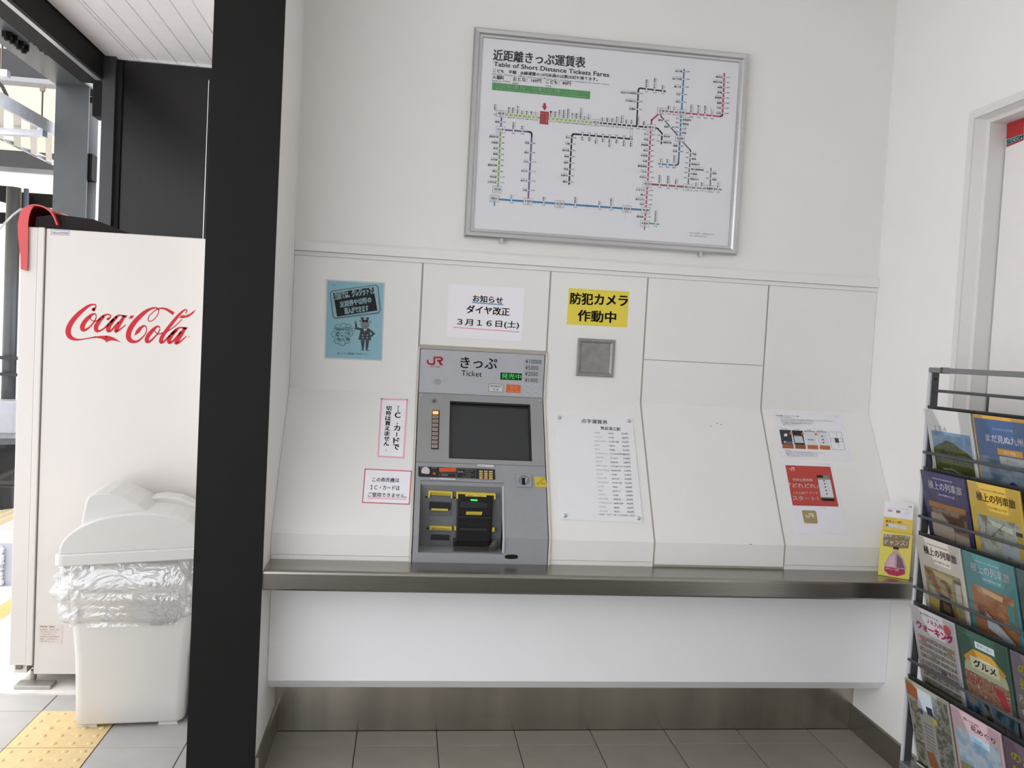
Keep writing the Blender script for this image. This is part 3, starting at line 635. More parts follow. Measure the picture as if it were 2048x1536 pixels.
def side_name(x, y, t, price, left=True, cw=4.6):
    tick(x, y, vert=True); n = len(t)
    if left:
        pm.T(t, (x - 3.4 - cw * n, y + 2 - .3 * n), (x - 3.4, y + 2.2), 4, DK, .035, 2); pm.line([(x - 3.4 - cw * n * .9, y - 3.9 - .3 * n), (x - 3.2, y - 3.6)], .45, (120, 120, 122), 1)
        pm.T(price, (x + 2.8, y + 1.6), (x + 2.8 + 1.75 * len(price) + .8, y + 2), 2.8, DK, .02, 2)
    else:
        pm.T(t, (x + 3.4, y + 4.4), (x + 3.4 + cw * n, y + 4.6 + .3 * n), 4, DK, .035, 2); pm.line([(x + 3.4, y - 1.6), (x + 3.4 + cw * n, y - 1.2)], .45, (120, 120, 122), 1)
        pm.T(price, (x - 9.6, y + 1.2), (x - 3.2, y + 1.6), 2.8, DK, .02, 2)
ypos = lambda x, a, b: a[1] + (b[1] - a[1]) * (x - a[0]) / (b[0] - a[0])
A, B = (1012, 229.2), (1184, 244.9)
for x, t, p in zip((1018, 1026, 1035.5, 1044.5, 1054, 1063, 1071.6), ('和多田', '東唐津', '虹ノ松原', '浜崎', '鹿家', '福吉', '大入'), ('460', '370', '370', '370', '280', '210', '210')): up_name(x, ypos(x, A, B), t, p)
for x, t, p in zip((1102, 1110.6, 1119, 1127.6, 1136, 1145, 1153, 1161.4, 1169, 1177.4), ('一貴山', '加布里', '美咲が丘', '筑前前原', '糸島高校前', '波多江', '周船寺', '九大学研都市', '今宿', '下山門'), ('210', '210', '230', '230', '230', '230', '280', '280', '280', '270')): up_name(x, ypos(x, A, B), t, p)
up_name(990, 224, '西唐津', '460')
A, B = (1200.5, 246), (1295, 254.4)
for x, t, p in zip((1205, 1215, 1224.6, 1234, 1243.4, 1253, 1263, 1273, 1288), ('室見', '藤崎', '西新', '唐人町', '大濠公園', '赤坂', '天神', '中洲川端', '祇園'), ('660', '660', '720', '720', '720', '720', '760', '760', '760')): up_name(x + (2.5 if x == 1273 else 0), ypos(x, A, B), t, p)
for y, t in zip((218.4, 202.8, 186.6), ('呉服町', '千代県庁口', '馬出九大病院前')): side_name(1275.2 + (218 - y) * .05, y, t, '760')
for x, y, t in ((1293, 178.4, '箱崎宮前'), (1309.4, 180.2, '箱崎九大前'), (1325.6, 181.8, '貝塚')): up_name(x, y, t, '790')
A, B = (1150, 268.2), (1265, 278.3)
for x, t in zip((1164.7, 1178.8, 1192, 1206, 1219.4, 1233.4, 1247.8, 1262), ('茶山', '別府', '六本松', '桜坂', '薬院大通', '薬院', '渡辺通', '天神南')): up_name(x, ypos(x, A, B), t, '760', below=False)
for y, t in zip((275, 287.8, 300.8, 313.1, 325.8, 338.6, 351.1, 363.6), ('金山', '七隈', '福大前', '梅林', '野芥', '賀茂', '次郎丸', '橋本')): side_name(1143.6 - (y - 273) * .06, y, t, '790')
for y, t in zip((273.9, 285.6, 296.9, 308.3, 319.7, 330.9, 342.5, 353.9, 365), ('肥前久保', '西相知', '佐里', '駒鳴', '大川野', '肥前長野', '桃川', '金石原', '上伊万里')): side_name(1000.6 - (y - 268) * .045, y, t, '740' if y < 300 else ('940' if y < 345 else '1,110'))
side_name(1002.4, 244, '鬼塚', '560')
up_name(1026.8, 261.4, '本牟田部', '650', sp=3.6); up_name(1044.4, 262.8, '相知', '740')
for y, t, p in zip((286, 305, 323.8, 342.7, 361.7, 380.5), ('岩屋', '厳木', '多久', '中多久', '東多久', '小城'), ('840', '940', '1,110', '1,110', '1,110', '1,280')): side_name(1063 - (y - 270) * .052, y, t, p)
A, B = (998, 398.7), (1283, 419.6)
for x, t in ((1023, '牛津'), (1087.6, '鍋島'), (1150.6, '伊賀屋'), (1199, '中原'), (1222.4, '吉野ヶ里')): up_name(x, ypos(x, A, B), t, '1,470')
for dx in (-1.6, 1.6): pm.line([(1175.4 + dx, 407.4), (1174 + dx, 411), (1176 + dx, 413), (1174.4 + dx, 416.6)], .5, (120, 120, 124), 2)
for y, t in zip((269, 279.4, 290.2, 301.2, 311.6, 322.5, 333, 343.7, 354.7), ('竹下', '笹原', '南福岡', '春日', '大野城', '水城', '都府楼南', '二日市', '天拝山')): side_name(1301.2 - (y - 262) * .058, y, t, '850' if y < 345 else '1,280')
for y, t in zip((380.5, 389.9, 399.4, 408.9), ('けやき台', '基山', '弥生が丘', '田代')): side_name(1294.2 - (y - 375) * .06, y, t, '1,280')
side_name(1290.4, 433.8, '肥前旭', '1,470')
for y, t in zip((143, 158.4, 173.9, 188.8, 203.9), ('西戸崎', '海ノ中道', '雁ノ巣', '奈多', '和白')): side_name(1368 - (y - 138) * .06, y, t, '1,280' if y < 180 else '960')
for y, t in zip((236.9, 245.2, 254.5, 263.5), ('香椎神宮', '舞松原', '土井', '伊賀')): side_name(1361.8 - (y - 232) * .04, y, t, '850', left=False, cw=4.2)
for y, t in ((291.7, '酒殿'), (302.7, '須恵')): side_name(1359 - (y - 283) * .05, y, t, '850')
for x, t in ((1322, '宇美'), (1335.3, '新原'), (1348.4, '須恵中央')): up_name(x, 328 + (x - 1316) * .07, t, '850')
for x, t in ((1382.6, '九産大前'), (1396.8, '福工大前'), (1410.3, '新宮中央'), (1423.9, 'ししぶ')): up_name(x, 227.4 + (x - 1371) * .09, t, '960')
for y, t in zip((226.6, 216, 206, 195.7, 185.2, 174.9, 164.7, 154.4), ('古賀', '千鳥', '福間', '東福間', '東郷', '赤間', '教育大前', '海老津')): side_name(1445 + (228 - y) * .048, y, t, '1,280' if y > 180 else '1,470')
up_name(1337.4, 223, '箱崎', '760'); up_name(1348.6, 224.2, '千早', '850')
side_name(1329.2, 240.4, '柚須', '760'); side_name(1341, 254, '原町', '850')
for y, t in zip((305.6, 315.2, 325.7, 335.7, 345.2, 355.4), ('門松', '篠栗', '筑前山手', '城戸南蔵院前', '九郎原', '筑前大分')): side_name(1381 - (y - 305) * .08, y, t, '1,280', left=False, cw=4.2)
side_name(1323.8, 270, '東比恵', '790', left=False, cw=4.2); side_name(1322.8, 282, '福岡空港', '790', left=False, cw=4.2)
for x, t in ((1319, '筑前山家'), (1336, '筑前内野'), (1352, '上穂波')): up_name(x, 368.6 + (x - 1303) * .08, t, '1,280')
for x, t in ((1392.4, '天道'), (1404, '飯塚')): up_name(x, 376.4, t, '1,470')
up_name(1436, 379, '上三緒', '1,470')
for y, t in ((344, '浦田'), (356.5, '鯰田')): side_name(1421, y, t, '1,470', left=False, cw=4)
up_name(1311, 447.6, '久留米高校前', '1,470', sp=3.9)
pm.poly([(1080.6, 222), (1098, 223.8), (1096.3, 249.4), (1078.9, 247.6)], (182, 50, 68), 3)
pm.V('筑前深江', (1085.6, 225), (1084.2, 246.4), 5, (236, 206, 212), .012, 4)
pm.T('Chikuzen-Fukae', (1093.6, 246), (1094.8, 226), 2.2, (236, 206, 212), 0, 4)
pm.poly([(1086.6, 206), (1092, 206.5), (1091.6, 212.6), (1094.6, 212.9), (1089, 221), (1083.6, 211.8), (1086.4, 212)], (188, 52, 64), 2)
pm.T('運賃は大人片道の金額です。消費税等相当額を含みます。', (1379, 466.6), (1429, 470.6), 2.6, (90, 90, 94), 0, 1); pm.T('経路によって運賃が異なる場合があります。', (1379, 472), (1415, 474.8), 2.6, (90, 90, 94), 0, 1)

# ---------------------------------------------------------------- posters and plates on the panels
def sheet(name, P, px, m, label, cat, th=.0008, group=None):
    o = slab(P, px, th, .0).go(name, m); tag(o, label, cat); return o
def pr_on(o, P, th=.0008, name='printing'): return Print(P, o, th + .0003, name=name)
lam = mat('laminated_white', (234, 234, 240), .22, var=.01)
# blue notice
o = sheet('poster', PW, [(650.8, 558.5), (770.4, 564.6), (764.4, 722), (648.2, 717.4)], mat('laminate_film', (206, 209, 209), .15, var=.01), 'light blue laminated notice with a cartoon station clerk pointing up', 'poster')
p = pr_on(o, PW); BLU = (146, 190, 203); f = lambda x, y: (640 + x / 8.536, 550 + y / 8.536)
p.poly([f(125, 92), f(1085, 148), f(1048, 1448), f(92, 1405)], BLU, 0)
def pf(pts, col, lv=1): p.poly([f(*q) for q in pts], col, lv)
pf([(165, 310), (205, 262), (960, 165), (1000, 200), (1040, 600), (1005, 660), (255, 752), (215, 720)], (96, 122, 132), 1)
pf([(185, 318), (215, 280), (950, 180), (980, 215), (1018, 598), (985, 635), (262, 728), (235, 700)], (150, 184, 192), 2)
pf([(222, 306), (910, 206), (980, 605), (292, 712)], (30, 32, 38), 3)
GT = (170, 205, 212)
p.T('当駅では、クレジットで、', f(258, 425), f(925, 322), 15.5, GT, .03, 5, 2, up=Vector((-.11, -.99)))
p.T('定期券や切符の', f(350, 555), f(880, 470), 12, GT, .03, 5, 2, up=Vector((-.11, -.99)))
p.T('購入ができます', f(425, 670), f(830, 615), 12.5, GT, .03, 5, 2, up=Vector((-.11, -.99)))
p.T('ご案内', f(185, 180), f(268, 184), 2.6, (90, 110, 120), 0)
for cx_, cy_, r in ((300, 900, 50), (400, 880, 50), (480, 900, 55), (510, 1000, 48), (460, 1110, 52), (380, 1150, 52), (300, 1120, 50), (250, 1010, 48)):
    p.disc(*f(cx_, cy_), (r + 8) / 8.536, (50, 60, 66), 1)
for cx_, cy_, r in ((300, 900, 50), (400, 880, 50), (480, 900, 55), (510, 1000, 48), (460, 1110, 52), (380, 1150, 52), (300, 1120, 50), (250, 1010, 48)):
    p.disc(*f(cx_, cy_), r / 8.536, BLU, 2)
pf([(260, 880), (520, 880), (520, 1130), (260, 1130)], BLU, 2)
p.ring(*f(572, 930), 26 / 8.536, .7, (50, 60, 66), 2)
for t, y in (('定期券の', 950), ('購 入 が', 1005), ('便 利 に', 1055), ('なりました', 1110)): p.T(t, f(285, y), f(465, y + 4), 4.3, (44, 50, 56), .01, 4)
SU = (62, 70, 76); FC = (120, 132, 138)
pf([(690, 720), (840, 722), (822, 790), (712, 785)], SU, 2); p.disc(*f(768, 745), 3.2, (150, 160, 164), 3)
p.disc(*f(770, 850), 9, FC, 1, ry=8.4); p.disc(*f(690, 790), 2.4, FC, 1); p.disc(*f(858, 800), 2.4, FC, 1)
pf([(712, 770), (828, 772), (815, 800), (725, 798)], (30, 34, 38), 3)
for x in (738, 803): p.disc(*f(x, 806), 1.2, (24, 26, 30), 4)
p.line([f(745, 880), f(800, 884)], .5, (50, 56, 60), 4)
pf([(700, 905), (840, 912), (875, 1115), (655, 1105)], SU, 2); pf([(700, 905), (700, 945), (600, 925), (596, 830), (628, 828), (635, 895)], SU, 2); pf([(840, 915), (945, 1000), (870, 1070), (862, 1030), (895, 1000), (845, 965)], SU, 2)
p.disc(*f(605, 805), 3, FC, 2); pf([(740, 915), (800, 918), (770, 990)], (200, 208, 210), 3); pf([(762, 935), (780, 935), (775, 990), (768, 990)], (34, 38, 42), 4)
for x, y in ((730, 1025), (808, 1028), (728, 1070), (806, 1074)): p.disc(*f(x, y), 1.6, (140, 150, 152), 3)
pf([(692, 1110), (765, 1113), (745, 1270), (718, 1270)], SU, 1); pf([(778, 1113), (840, 1115), (815, 1270), (782, 1270)], SU, 1)
pf([(670, 1282), (745, 1268), (748, 1288)], (40, 44, 48), 2); pf([(780, 1270), (860, 1292), (780, 1292)], (40, 44, 48), 2)
p.T('詳しくは、駅係員にお尋ね下さい。', f(298, 1352), f(835, 1368), 3.6, (40, 50, 56), .01)
# white timetable notice
o = sheet('poster', PW, [(897, 567.5), (1049.5, 577), (1043.3, 683), (893.6, 674)], mat('paper_white', (243, 242, 247), .6, var=.01), 'white paper timetable change notice with blue and pink underlines', 'poster')
p = pr_on(o, PW); p.T('お知らせ', (945.6, 603), (1005, 608), 13.5, K, .02, 2, 2); p.line([(944, 604.6), (1006.6, 609.6)], 2.4, (132, 190, 214), 1); p.line([(944, 605), (1005, 610)], .6, (60, 70, 80), 2)
p.T('ダイヤ改正', (933, 626), (1018.6, 632), 16, K, .02, 2, 2); p.T('３月１６日(土)', (914, 652), (1037.5, 658.5), 15.5, K, .015, 2, 2)
p.line([(906, 654.4), (1039.4, 664)], 1.6, (240, 140, 180), 1)
# yellow camera notice
o = sheet('poster', PW, [(1137.8, 576), (1258.6, 583.4), (1254, 655), (1133.6, 648.4)], mat('paper_yellow', (234, 214, 76), .55, var=.01), 'bright yellow security camera notice above the square metal plate', 'poster')
p = pr_on(o, PW); p.T('防犯カメラ', (1140.6, 608), (1254.5, 613), 23, K, .025, 2, 2); p.T('作動中', (1155.6, 642), (1231, 646), 22.5, K, .025, 2, 2)
# pink framed vertical notice
o = sheet('poster', PS, [(761.4, 796.4), (816.4, 798), (808.6, 917), (754.4, 914)], mat('paper_white', (243, 242, 247), .6), 'narrow white notice in a pink border with upright writing', 'poster')
p = pr_on(o, PS); p.frame([(763, 798), (814.6, 799.6), (807, 915.2), (756.2, 912.6)], 3.2, (242, 178, 198), 1)
p.V('ＩＣ・カードで', (796.6, 811.5), (791.6, 900.5), 14, K, .03, 2, 2); p.V('切符は買えません。', (778, 811.5), (771.8, 902.5), 12.5, K, .03, 2, 2)
# red framed notice
o = sheet('poster', PS, [(729.2, 936.8), (824.2, 941.2), (819.4, 1009.5), (723.8, 1006)], mat('paper_white', (243, 242, 247), .6), 'small white notice in a red border beside the machine', 'poster')
p = pr_on(o, PS); p.frame([(730.2, 938), (823, 942.4), (818.4, 1008.4), (725, 1004.8)], 2, (206, 98, 106), 1)
p.T('この券売機は', (744.5, 963.4), (798, 965), 9, K, .008, 2, 2); p.T('ＩＣ・カードは', (740.5, 979), (799, 980.6), 9, K, .008, 2, 2); p.T('ご使用できません。', (736, 993.6), (813, 996.6), 9.4, K, .008, 2, 2)
p.line([(735, 996), (812.6, 999)], 1.4, (244, 150, 184), 1)
# square metal plate
o = thing('metal_wall_plate', 'square dull metal plate set in a mitred frame under the yellow notice', 'wall plate', tuple(PW.at(1190, 752)))
pm_ = mat('worn_zinc', (148, 147, 143), .42, .6, var=.14, scale=30)
Q = [(1155.4, 676.4), (1229.6, 680), (1225.4, 755), (1151.6, 751)]; q4 = [PW.at(*q) for q in Q]
x0, x1, z0, z1 = (q4[0].x + q4[3].x) / 2, (q4[1].x + q4[2].x) / 2, (q4[2].z + q4[3].z) / 2, (q4[0].z + q4[1].z) / 2; w = .0165
O = [(x0, z1), (x1, z1), (x1, z0), (x0, z0)]; I = [(x0 + w, z1 - w), (x1 - w, z1 - w), (x1 - w, z0 + w), (x0 + w, z0 + w)]
for i in range(4):
    j = (i + 1) % 4; q = []
    for t, yy in ((0, -.001), (0, -.007), (.15, -.009), (.6, -.009), (1, -.004), (1, -.001)):
        q.append(((O[i][0] + (I[i][0] - O[i][0]) * t, yy, O[i][1] + (I[i][1] - O[i][1]) * t), (O[j][0] + (I[j][0] - O[j][0]) * t, yy, O[j][1] + (I[j][1] - O[j][1]) * t)))
    MB().hexa([a[0] for a in q], [a[1] for a in q]).go('plate_frame', pm_, o)
MB().box(x0 + w - .002, x1 - w + .002, -.0035, -.0005, z0 + w - .002, z1 - w + .002).go('plate', pm_, o)
# braille fare table
o = thing('fare_table', 'white acrylic braille fare table screwed to the sloping panel', 'sign', tuple(PS.at(1200, 1040)))
acr = slab(PS, [(1113, 829.5), (1265, 836), (1286.2, 1046), (1120.8, 1038.5)], .003).go('acrylic_sheet', mat('acrylic_white', (236, 237, 240), .18, var=.006), o)
for x, y in ((1119, 835), (1257.6, 841.6), (1129.8, 1031), (1277, 1036.6)):
    MB().tube([PS.at(x, y, .003), PS.at(x, y, .0085), PS.at(x, y, .0098)], [.0065, .0065, .004], 14).go('screw', mat('chrome', (190, 190, 186), .2, 1), o)
p = pr_on(acr, PS, .003); p.T('点字運賃表', (1163, 845.6), (1215, 848.6), 8.2, (60, 60, 62), .01, 2, 2); p.T('筑前深江駅', (1201.6, 859.6), (1241, 861.8), 7, (70, 70, 72), .01, 2)
rows = [('アカサカ', '赤坂', '720'), ('イマジュク', '今宿', '280'), ('オオホリコウエン', '大濠公園', '720'), ('カラツ', '唐津', '460'), ('ギオン', '祇園', '760'), ('キュウダイガッケン', '九大学研都市', '280'), ('シモヤマト', '下山門', '270'), ('スセンジ', '周船寺', '280'), ('チヨケンチョウ', '千代県庁口', '760'), ('チクゼンマエバル', '筑前前原', '230'), ('テンジン', '天神', '760'), ('トウジンマチ', '唐人町', '720'), ('ナカスカワバタ', '中洲川端', '760'), ('ニシジン', '西新', '720'), ('ハタエ', '波多江', '230'), ('ハマサキ', '浜崎', '370'), ('ヒガシカラツ', '東唐津', '370'), ('フクオカクウコウ', '福岡空港', '790'), ('フジサキ', '藤崎', '660'), ('メイノハマ', '姪浜', '460')]
for i, (a, b, c) in enumerate(rows):
    y = 867 + i * 8.23; x = 1187.4 + i * .62; n = min(len(a), 8); y2 = y + 1.2
    p.T(a, (x, y), (x + 3.2 * n, y + .12 * n), 3.1, (96, 96, 100), 0, 2); p.T('（' + b + '）', (x + 29, y + 1.4), (x + 29 + 4.4 * len(b) + 3, y + 2), 3.3, (80, 80, 84), 0, 2); p.T(c + '円', (x + 55.6, y + 2.4), (x + 68.4, y + 3), 4.0, (70, 70, 74), .01, 2)
p.poly([(1193, 1025.5), (1272, 1029), (1273.4, 1034.4), (1193.6, 1031)], (232, 232, 234), 1); p.T('筑肥線　下山門・今宿・九大学研都市・周船寺', (1199, 1030), (1270, 1033), 3, (90, 90, 94), 0, 2)
# app guide sheet
o = sheet('poster', PS, [(1545.6, 822.4), (1683, 828.4), (1704.2, 923), (1562, 916)], lam, 'white landscape guide sheet with a row of phone pictures on the sloping panel', 'poster')
p = pr_on(o, PS); f = lambda x, y: (1540 + x / 12.8, 810 + y / 12.8)
TX = (92, 92, 98)
p.T('列車位置情報「どれどれ」アプリのご案内', f(155, 285), f(745, 305), 2.4, (40, 40, 44), .01); p.T('九州旅客', f(1655, 300), f(1720, 302), 1.8, TX)
def para(rows_):
    for t, x0, y0, x1, y1 in rows_: p.T(t, f(x0, y0), f(x1, y1), 1.9, TX, .004)
para((('アプリをダウンロードすると列車の現在位置がわかります。', 230, 330, 575, 345), ('ダイヤが乱れたときも列車の走行位置と遅れ時分を地図で確認することができます。ぜひご利用ください。', 260, 375, 1640, 425), ('列車の運行状況をお知らせする便利なサービスです。', 275, 410, 1135, 440), ('駅の発車時刻や運転見合わせ情報もご覧いただけます。', 300, 452, 1130, 480), ('ご利用には通信料がかかります。', 320, 485, 1070, 500), ('無料でご利用ください。', 330, 515, 665, 530)))
p.T('使い方', f(228, 582), f(300, 586), 1.8, TX)
PH = [(240, 530, 315, 610), (555, 832, 640, 920), (865, 1145, 955, 1235), (1170, 1455, 1270, 1545)]
for i, (a, b, c, d) in enumerate(PH):
    col = ((66, 66, 68), (48, 48, 50), (216, 218, 222), (214, 218, 222))[i]
    y0 = 630 + 20 * i * .8; y1 = 1000 + i * 10
    p.poly([f(a, y0), f(b, y0 + 12), f(d - 22, y1 + 12), f(c - 12, y1)], col, 1)
    p.poly([f(c - (0 if i < 2 else 0), y1), f(d - 8, y1 + 12), f(d, y1 + 118), f(c + 8, y1 + 104)], ((168, 96, 62), (140, 92, 62), (186, 104, 78), (184, 112, 62))[i], 1)
    p.T('手順', f(a + 60, y0 - 14), f(a + 190, y0 - 8), 1.8, TX)
p.disc(*f(402, 768), 3.6, (222, 222, 222), 2, ry=3.2); p.poly([f(335, 925), f(560, 945), f(575, 1000), f(350, 985)], (96, 116, 128), 2); p.disc(*f(385, 943), 1.6, (214, 224, 230), 3)
p.poly([f(605, 775), f(820, 800), f(872, 972), f(640, 968)], (200, 206, 214), 2); p.poly([f(605, 775), f(820, 790), f(830, 815), f(612, 800)], (150, 146, 126), 3)
p.poly([f(862, 655), f(1140, 668), f(1145, 690), f(866, 680)], (150, 150, 138), 2); p.poly([f(1168, 668), f(1448, 682), f(1455, 705), f(1176, 692)], (150, 150, 138), 2); p.poly([f(960, 872), f(1125, 878), f(1130, 905), f(966, 898)], (140, 148, 128), 2)
for i, (x, y) in enumerate(((1335, 800), (1355, 885), (1372, 962))): p.disc(*f(x, y), 1.5, (66, 72, 92), 2)
for x, y in ((530, 718), (838, 730)): p.disc(*f(x, y), 2.6, (206, 134, 84), 3)
p.poly([f(1128, 700), f(1245, 745), f(1160, 790)], (206, 134, 104), 3)
p.frame([f(1500, 685), f(1825, 695), f(1925, 1150), f(1595, 1140)], .5, (110, 112, 120), 2); p.poly([f(1645, 840), f(1750, 850), f(1772, 968), f(1678, 965)], (76, 78, 84), 3); p.frame([f(1560, 850), f(1850, 860), f(1865, 940), f(1580, 930)], .5, (110, 112, 120), 2)
for x, y in ((1695, 740), (1705, 780), (1752, 1012), (1765, 1065)): p.disc(*f(x, y), .8, (90, 92, 100), 3)
para((('ご利用方法', 365, 1165, 525, 1168), ('列車の位置は数分ごとに更新されるため実際の位置と異なる場合があります。あらかじめご了承ください。', 405, 1205, 1415, 1240), ('運転状況によっては表示されない列車があります。', 410, 1240, 1230, 1265), ('画面はイメージです。実際の画面とは異なります。', 415, 1275, 1260, 1298), ('詳しくは駅係員にお尋ねください。ありがとうございます。', 455, 1310, 1215, 1332)))
# red app poster
o = sheet('poster', PS, [(1564.4, 922.6), (1664.4, 926.4), (1695.8, 1069.4), (1592, 1065.6)], lam, 'red and white phone app poster below the guide sheet', 'poster')
p = pr_on(o, PS); f = lambda x, y: (1560 + x / 9.6, 920 + y / 9.6)
p.poly([f(102, 98), f(965, 130), f(1125, 895), f(245, 872)], (190, 76, 68), 0)
WH = (242, 230, 228)
jr(p, *f(170, 135), *f(275, 190), WH, 2, sk=(1.6, .4)); p.T('JR九州', f(205, 212), f(275, 214), 1.8, WH)
p.T('列車位置情報', f(248, 402), f(630, 412), 5.6, WH, .008, 2, 2); p.T('「どれどれ」', f(190, 528), f(735, 540), 9, WH, .02, 2, 2)
p.T('ＪＲ九州アプリで', f(250, 655), f(730, 662), 5.4, WH, .008, 2, 2); p.T('スタート！', f(250, 770), f(740, 785), 9, WH, .02, 2, 2)
pq = p; p = pr_on(o, PS, name='phone_picture')
p.poly([f(700, 290), f(945, 300), f(960, 310), f(1052, 770), f(1035, 792), f(820, 782), f(795, 750)], (30, 28, 28), 2); p.poly([f(820, 292), f(945, 300), f(958, 345), f(830, 340)], (130, 140, 146), 3)
p.poly([f(715, 338), f(958, 348), f(968, 382), f(725, 375)], (160, 146, 118), 4); p.poly([f(725, 375), f(968, 382), f(1035, 715), f(785, 708)], (216, 217, 224), 3); p.poly([f(785, 708), f(1035, 715), f(1040, 738), f(790, 730)], (160, 146, 118), 4)
for x, y in ((845, 398), (862, 456), (872, 520), (886, 585), (898, 652)): p.disc(*f(x, y), 1.5, (70, 72, 82), 4)
p = pr_on(o, PS, name='app_icon')
p.poly([f(415, 962), f(665, 970), f(690, 985), f(728, 1200), f(705, 1222), f(490, 1215), f(462, 1195)], (168, 152, 110), 1); jr(p, *f(478, 1020), *f(645, 1095), WH, 2, sk=(2.2, .4)); p.T('JR九州アプリ', f(525, 1120), f(620, 1124), 1.8, WH)
p.line([f(450, 1148), f(708, 1155)], .4, (140, 124, 84), 2); p = pq; p.T('詳しくはこちら', f(775, 925), f(888, 928), 2, (60, 60, 64)); p.T('九州旅客', f(905, 94), f(948, 96), 1.6, (110, 110, 116))
# security sticker on the door
PD = Plane((-1, 0, 0), (2.401, 0, 0))
o = slab(PD, [(2014, 247.5), (2048, 236.5), (2047, 280.5), (2012.5, 294.5)], .0006).go('sticker', mat('sticker_red', (178, 36, 44), .3, var=.02)); tag(o, 'red security sticker at the top corner of the white door', 'sticker')
p = pr_on(o, PD, .0006); p.poly([(2013.4, 279), (2046.6, 267.6), (2046.4, 277), (2012.9, 290.4)], (120, 176, 176), 1); p.T('SECOM', (2014, 288.6), (2046, 276.6), 7.6, (34, 36, 84), .03, 2, 2, up=Vector((0, -1)))
# ---------------------------------------------------------------- leaflet box on the counter
a = Vector((2.180, -.343, 0)); b = Vector((2.262, -.407, 0)); U = (b - a).normalized(); Wd = (b - a).length; N_ = Vector((-U.y, U.x, 0))
if N_.y < 0: N_ = -N_
lb = thing('leaflet_box', 'small yellow cardboard leaflet box standing at the end of the steel counter', 'leaflet box', (a.x, a.y, ZC))
def lp(s, t, z): q = a + U * s + N_ * t; return (q.x, q.y, z)
ybox = mat('card_yellow', (222, 208, 90), .35, var=.02); H = .163; D = .026; z0 = ZC + .001
def lbox(s0, s1, t0, t1, za, zb, lean=0): return MB().hexa([lp(s0, t0, za), lp(s1, t0, za), lp(s1, t0 + lean, zb), lp(s0, t0 + lean, zb)], [lp(s0, t1, za), lp(s1, t1, za), lp(s1, t1 + lean, zb), lp(s0, t1 + lean, zb)])
lbox(0, Wd, 0, .0012, z0, z0 + H).go('box_front', ybox, lb); lbox(0, .0012, .0012, D, z0, z0 + H - .004).go('box_side', ybox, lb); lbox(Wd - .0012, Wd, .0012, D, z0, z0 + H - .004).go('box_side', ybox, lb); lbox(.0012, Wd - .0012, D - .0012, D, z0, z0 + H + .02).go('box_back', ybox, lb)
fL = Local(Vector(lp(0, 0, z0 + H)), U * (Wd / 100), Vector((0, 0, -H / 150)))
p = Print(fL, lb, .0004, name='box_printing')
g_ = lambda x, y: ((x - 170 + (y - 600) * .083) / 5.37, (y - 605 - (x - 170) * .13) / 5.0)
SH = (96, 76, 66)
p.poly([(8, 10), (92, 4), (91, 46), (60, 50), (10, 50)], (146, 124, 84), 1)
p.T('JRキューポ', (8, 24), (93, 19), 15, SH, .06, 2, 2); p.T('チャンス！', (13, 45), (88, 40), 16, SH, .06, 2, 2); p.T('JRキューポ', (7, 23), (92, 18), 15, (240, 236, 232), .03, 4, 2); p.T('チャンス！', (12, 44), (87, 39), 16, (240, 236, 232), .03, 4, 2)
p.poly([(46, 62), (60, 62), (78, 84), (88, 110), (84, 136), (60, 145), (34, 144), (18, 132), (20, 108), (32, 80)], (190, 158, 166), 1); p.poly([(20, 118), (84, 118), (86, 132), (62, 144), (36, 143), (20, 131)], (176, 56, 84), 3); p.poly([(34, 84), (50, 70), (52, 116), (24, 116)], (214, 178, 190), 2); p.poly([(56, 70), (72, 84), (84, 114), (58, 116)], (120, 92, 108), 2)
p.disc(52, 57, 7.5, (206, 172, 150), 3, ry=9); p.poly([(43, 47), (60, 46), (61, 55), (43, 55)], (44, 36, 34), 4); p.T('JRキュー', (24, 127), (50, 128), 7, (240, 226, 232), .03, 4); p.T('ポ', (52, 127), (66, 128), 8, (240, 226, 232), .03, 4)
o = lbox(.004, Wd - .002, .012, .0132, z0 + .002, z0 + .214, .004).go('leaflet', mat('leaflet_yellow', (224, 196, 84), .5)); tag(o, 'yellow leaflet with red writing held in the yellow box', 'leaflet')
q = Local(Vector(lp(.004, .012 + .004 * 1, z0 + .214)), U * ((Wd - .006) / 100), Vector((0, 0, -.001)) + N_ * (-.004 / 190)); p = Print(q, o, .0006)
p.T('JRキューポ！', (8, 21), (62, 20), 11, (196, 84, 40), .03, 2, 2); p.T('ポイントがたまる・つかえる', (8, 8), (40, 8), 3, (120, 90, 40)); p.rect(8, 24, 80, 36, (222, 220, 224), 1); p.rect(9, 25, 18, 34, (120, 120, 128), 2); p.T('インターネット列車予約で発見', (22, 30), (78, 30), 3.2, (120, 116, 120)); p.T('詳しくはこちらへ', (22, 35), (70, 35), 3, (120, 116, 120)); p.T('キャンペーン', (62, 22), (84, 21), 3, (150, 60, 40))
o = lbox(.004, Wd - .004, .0165, .0177, z0 + .002, z0 + .272, .003).go('leaflet', mat('leaflet_white', (236, 234, 238), .45), bevel=.0004); tag(o, 'tall white leaflet standing behind the yellow one in the box', 'leaflet')
q = Local(Vector(lp(.004, .0165 + .003, z0 + .272)), U * ((Wd - .008) / 100), Vector((0, 0, -.001)) + N_ * (-.003 / 236)); p = Print(q, o, .0006)
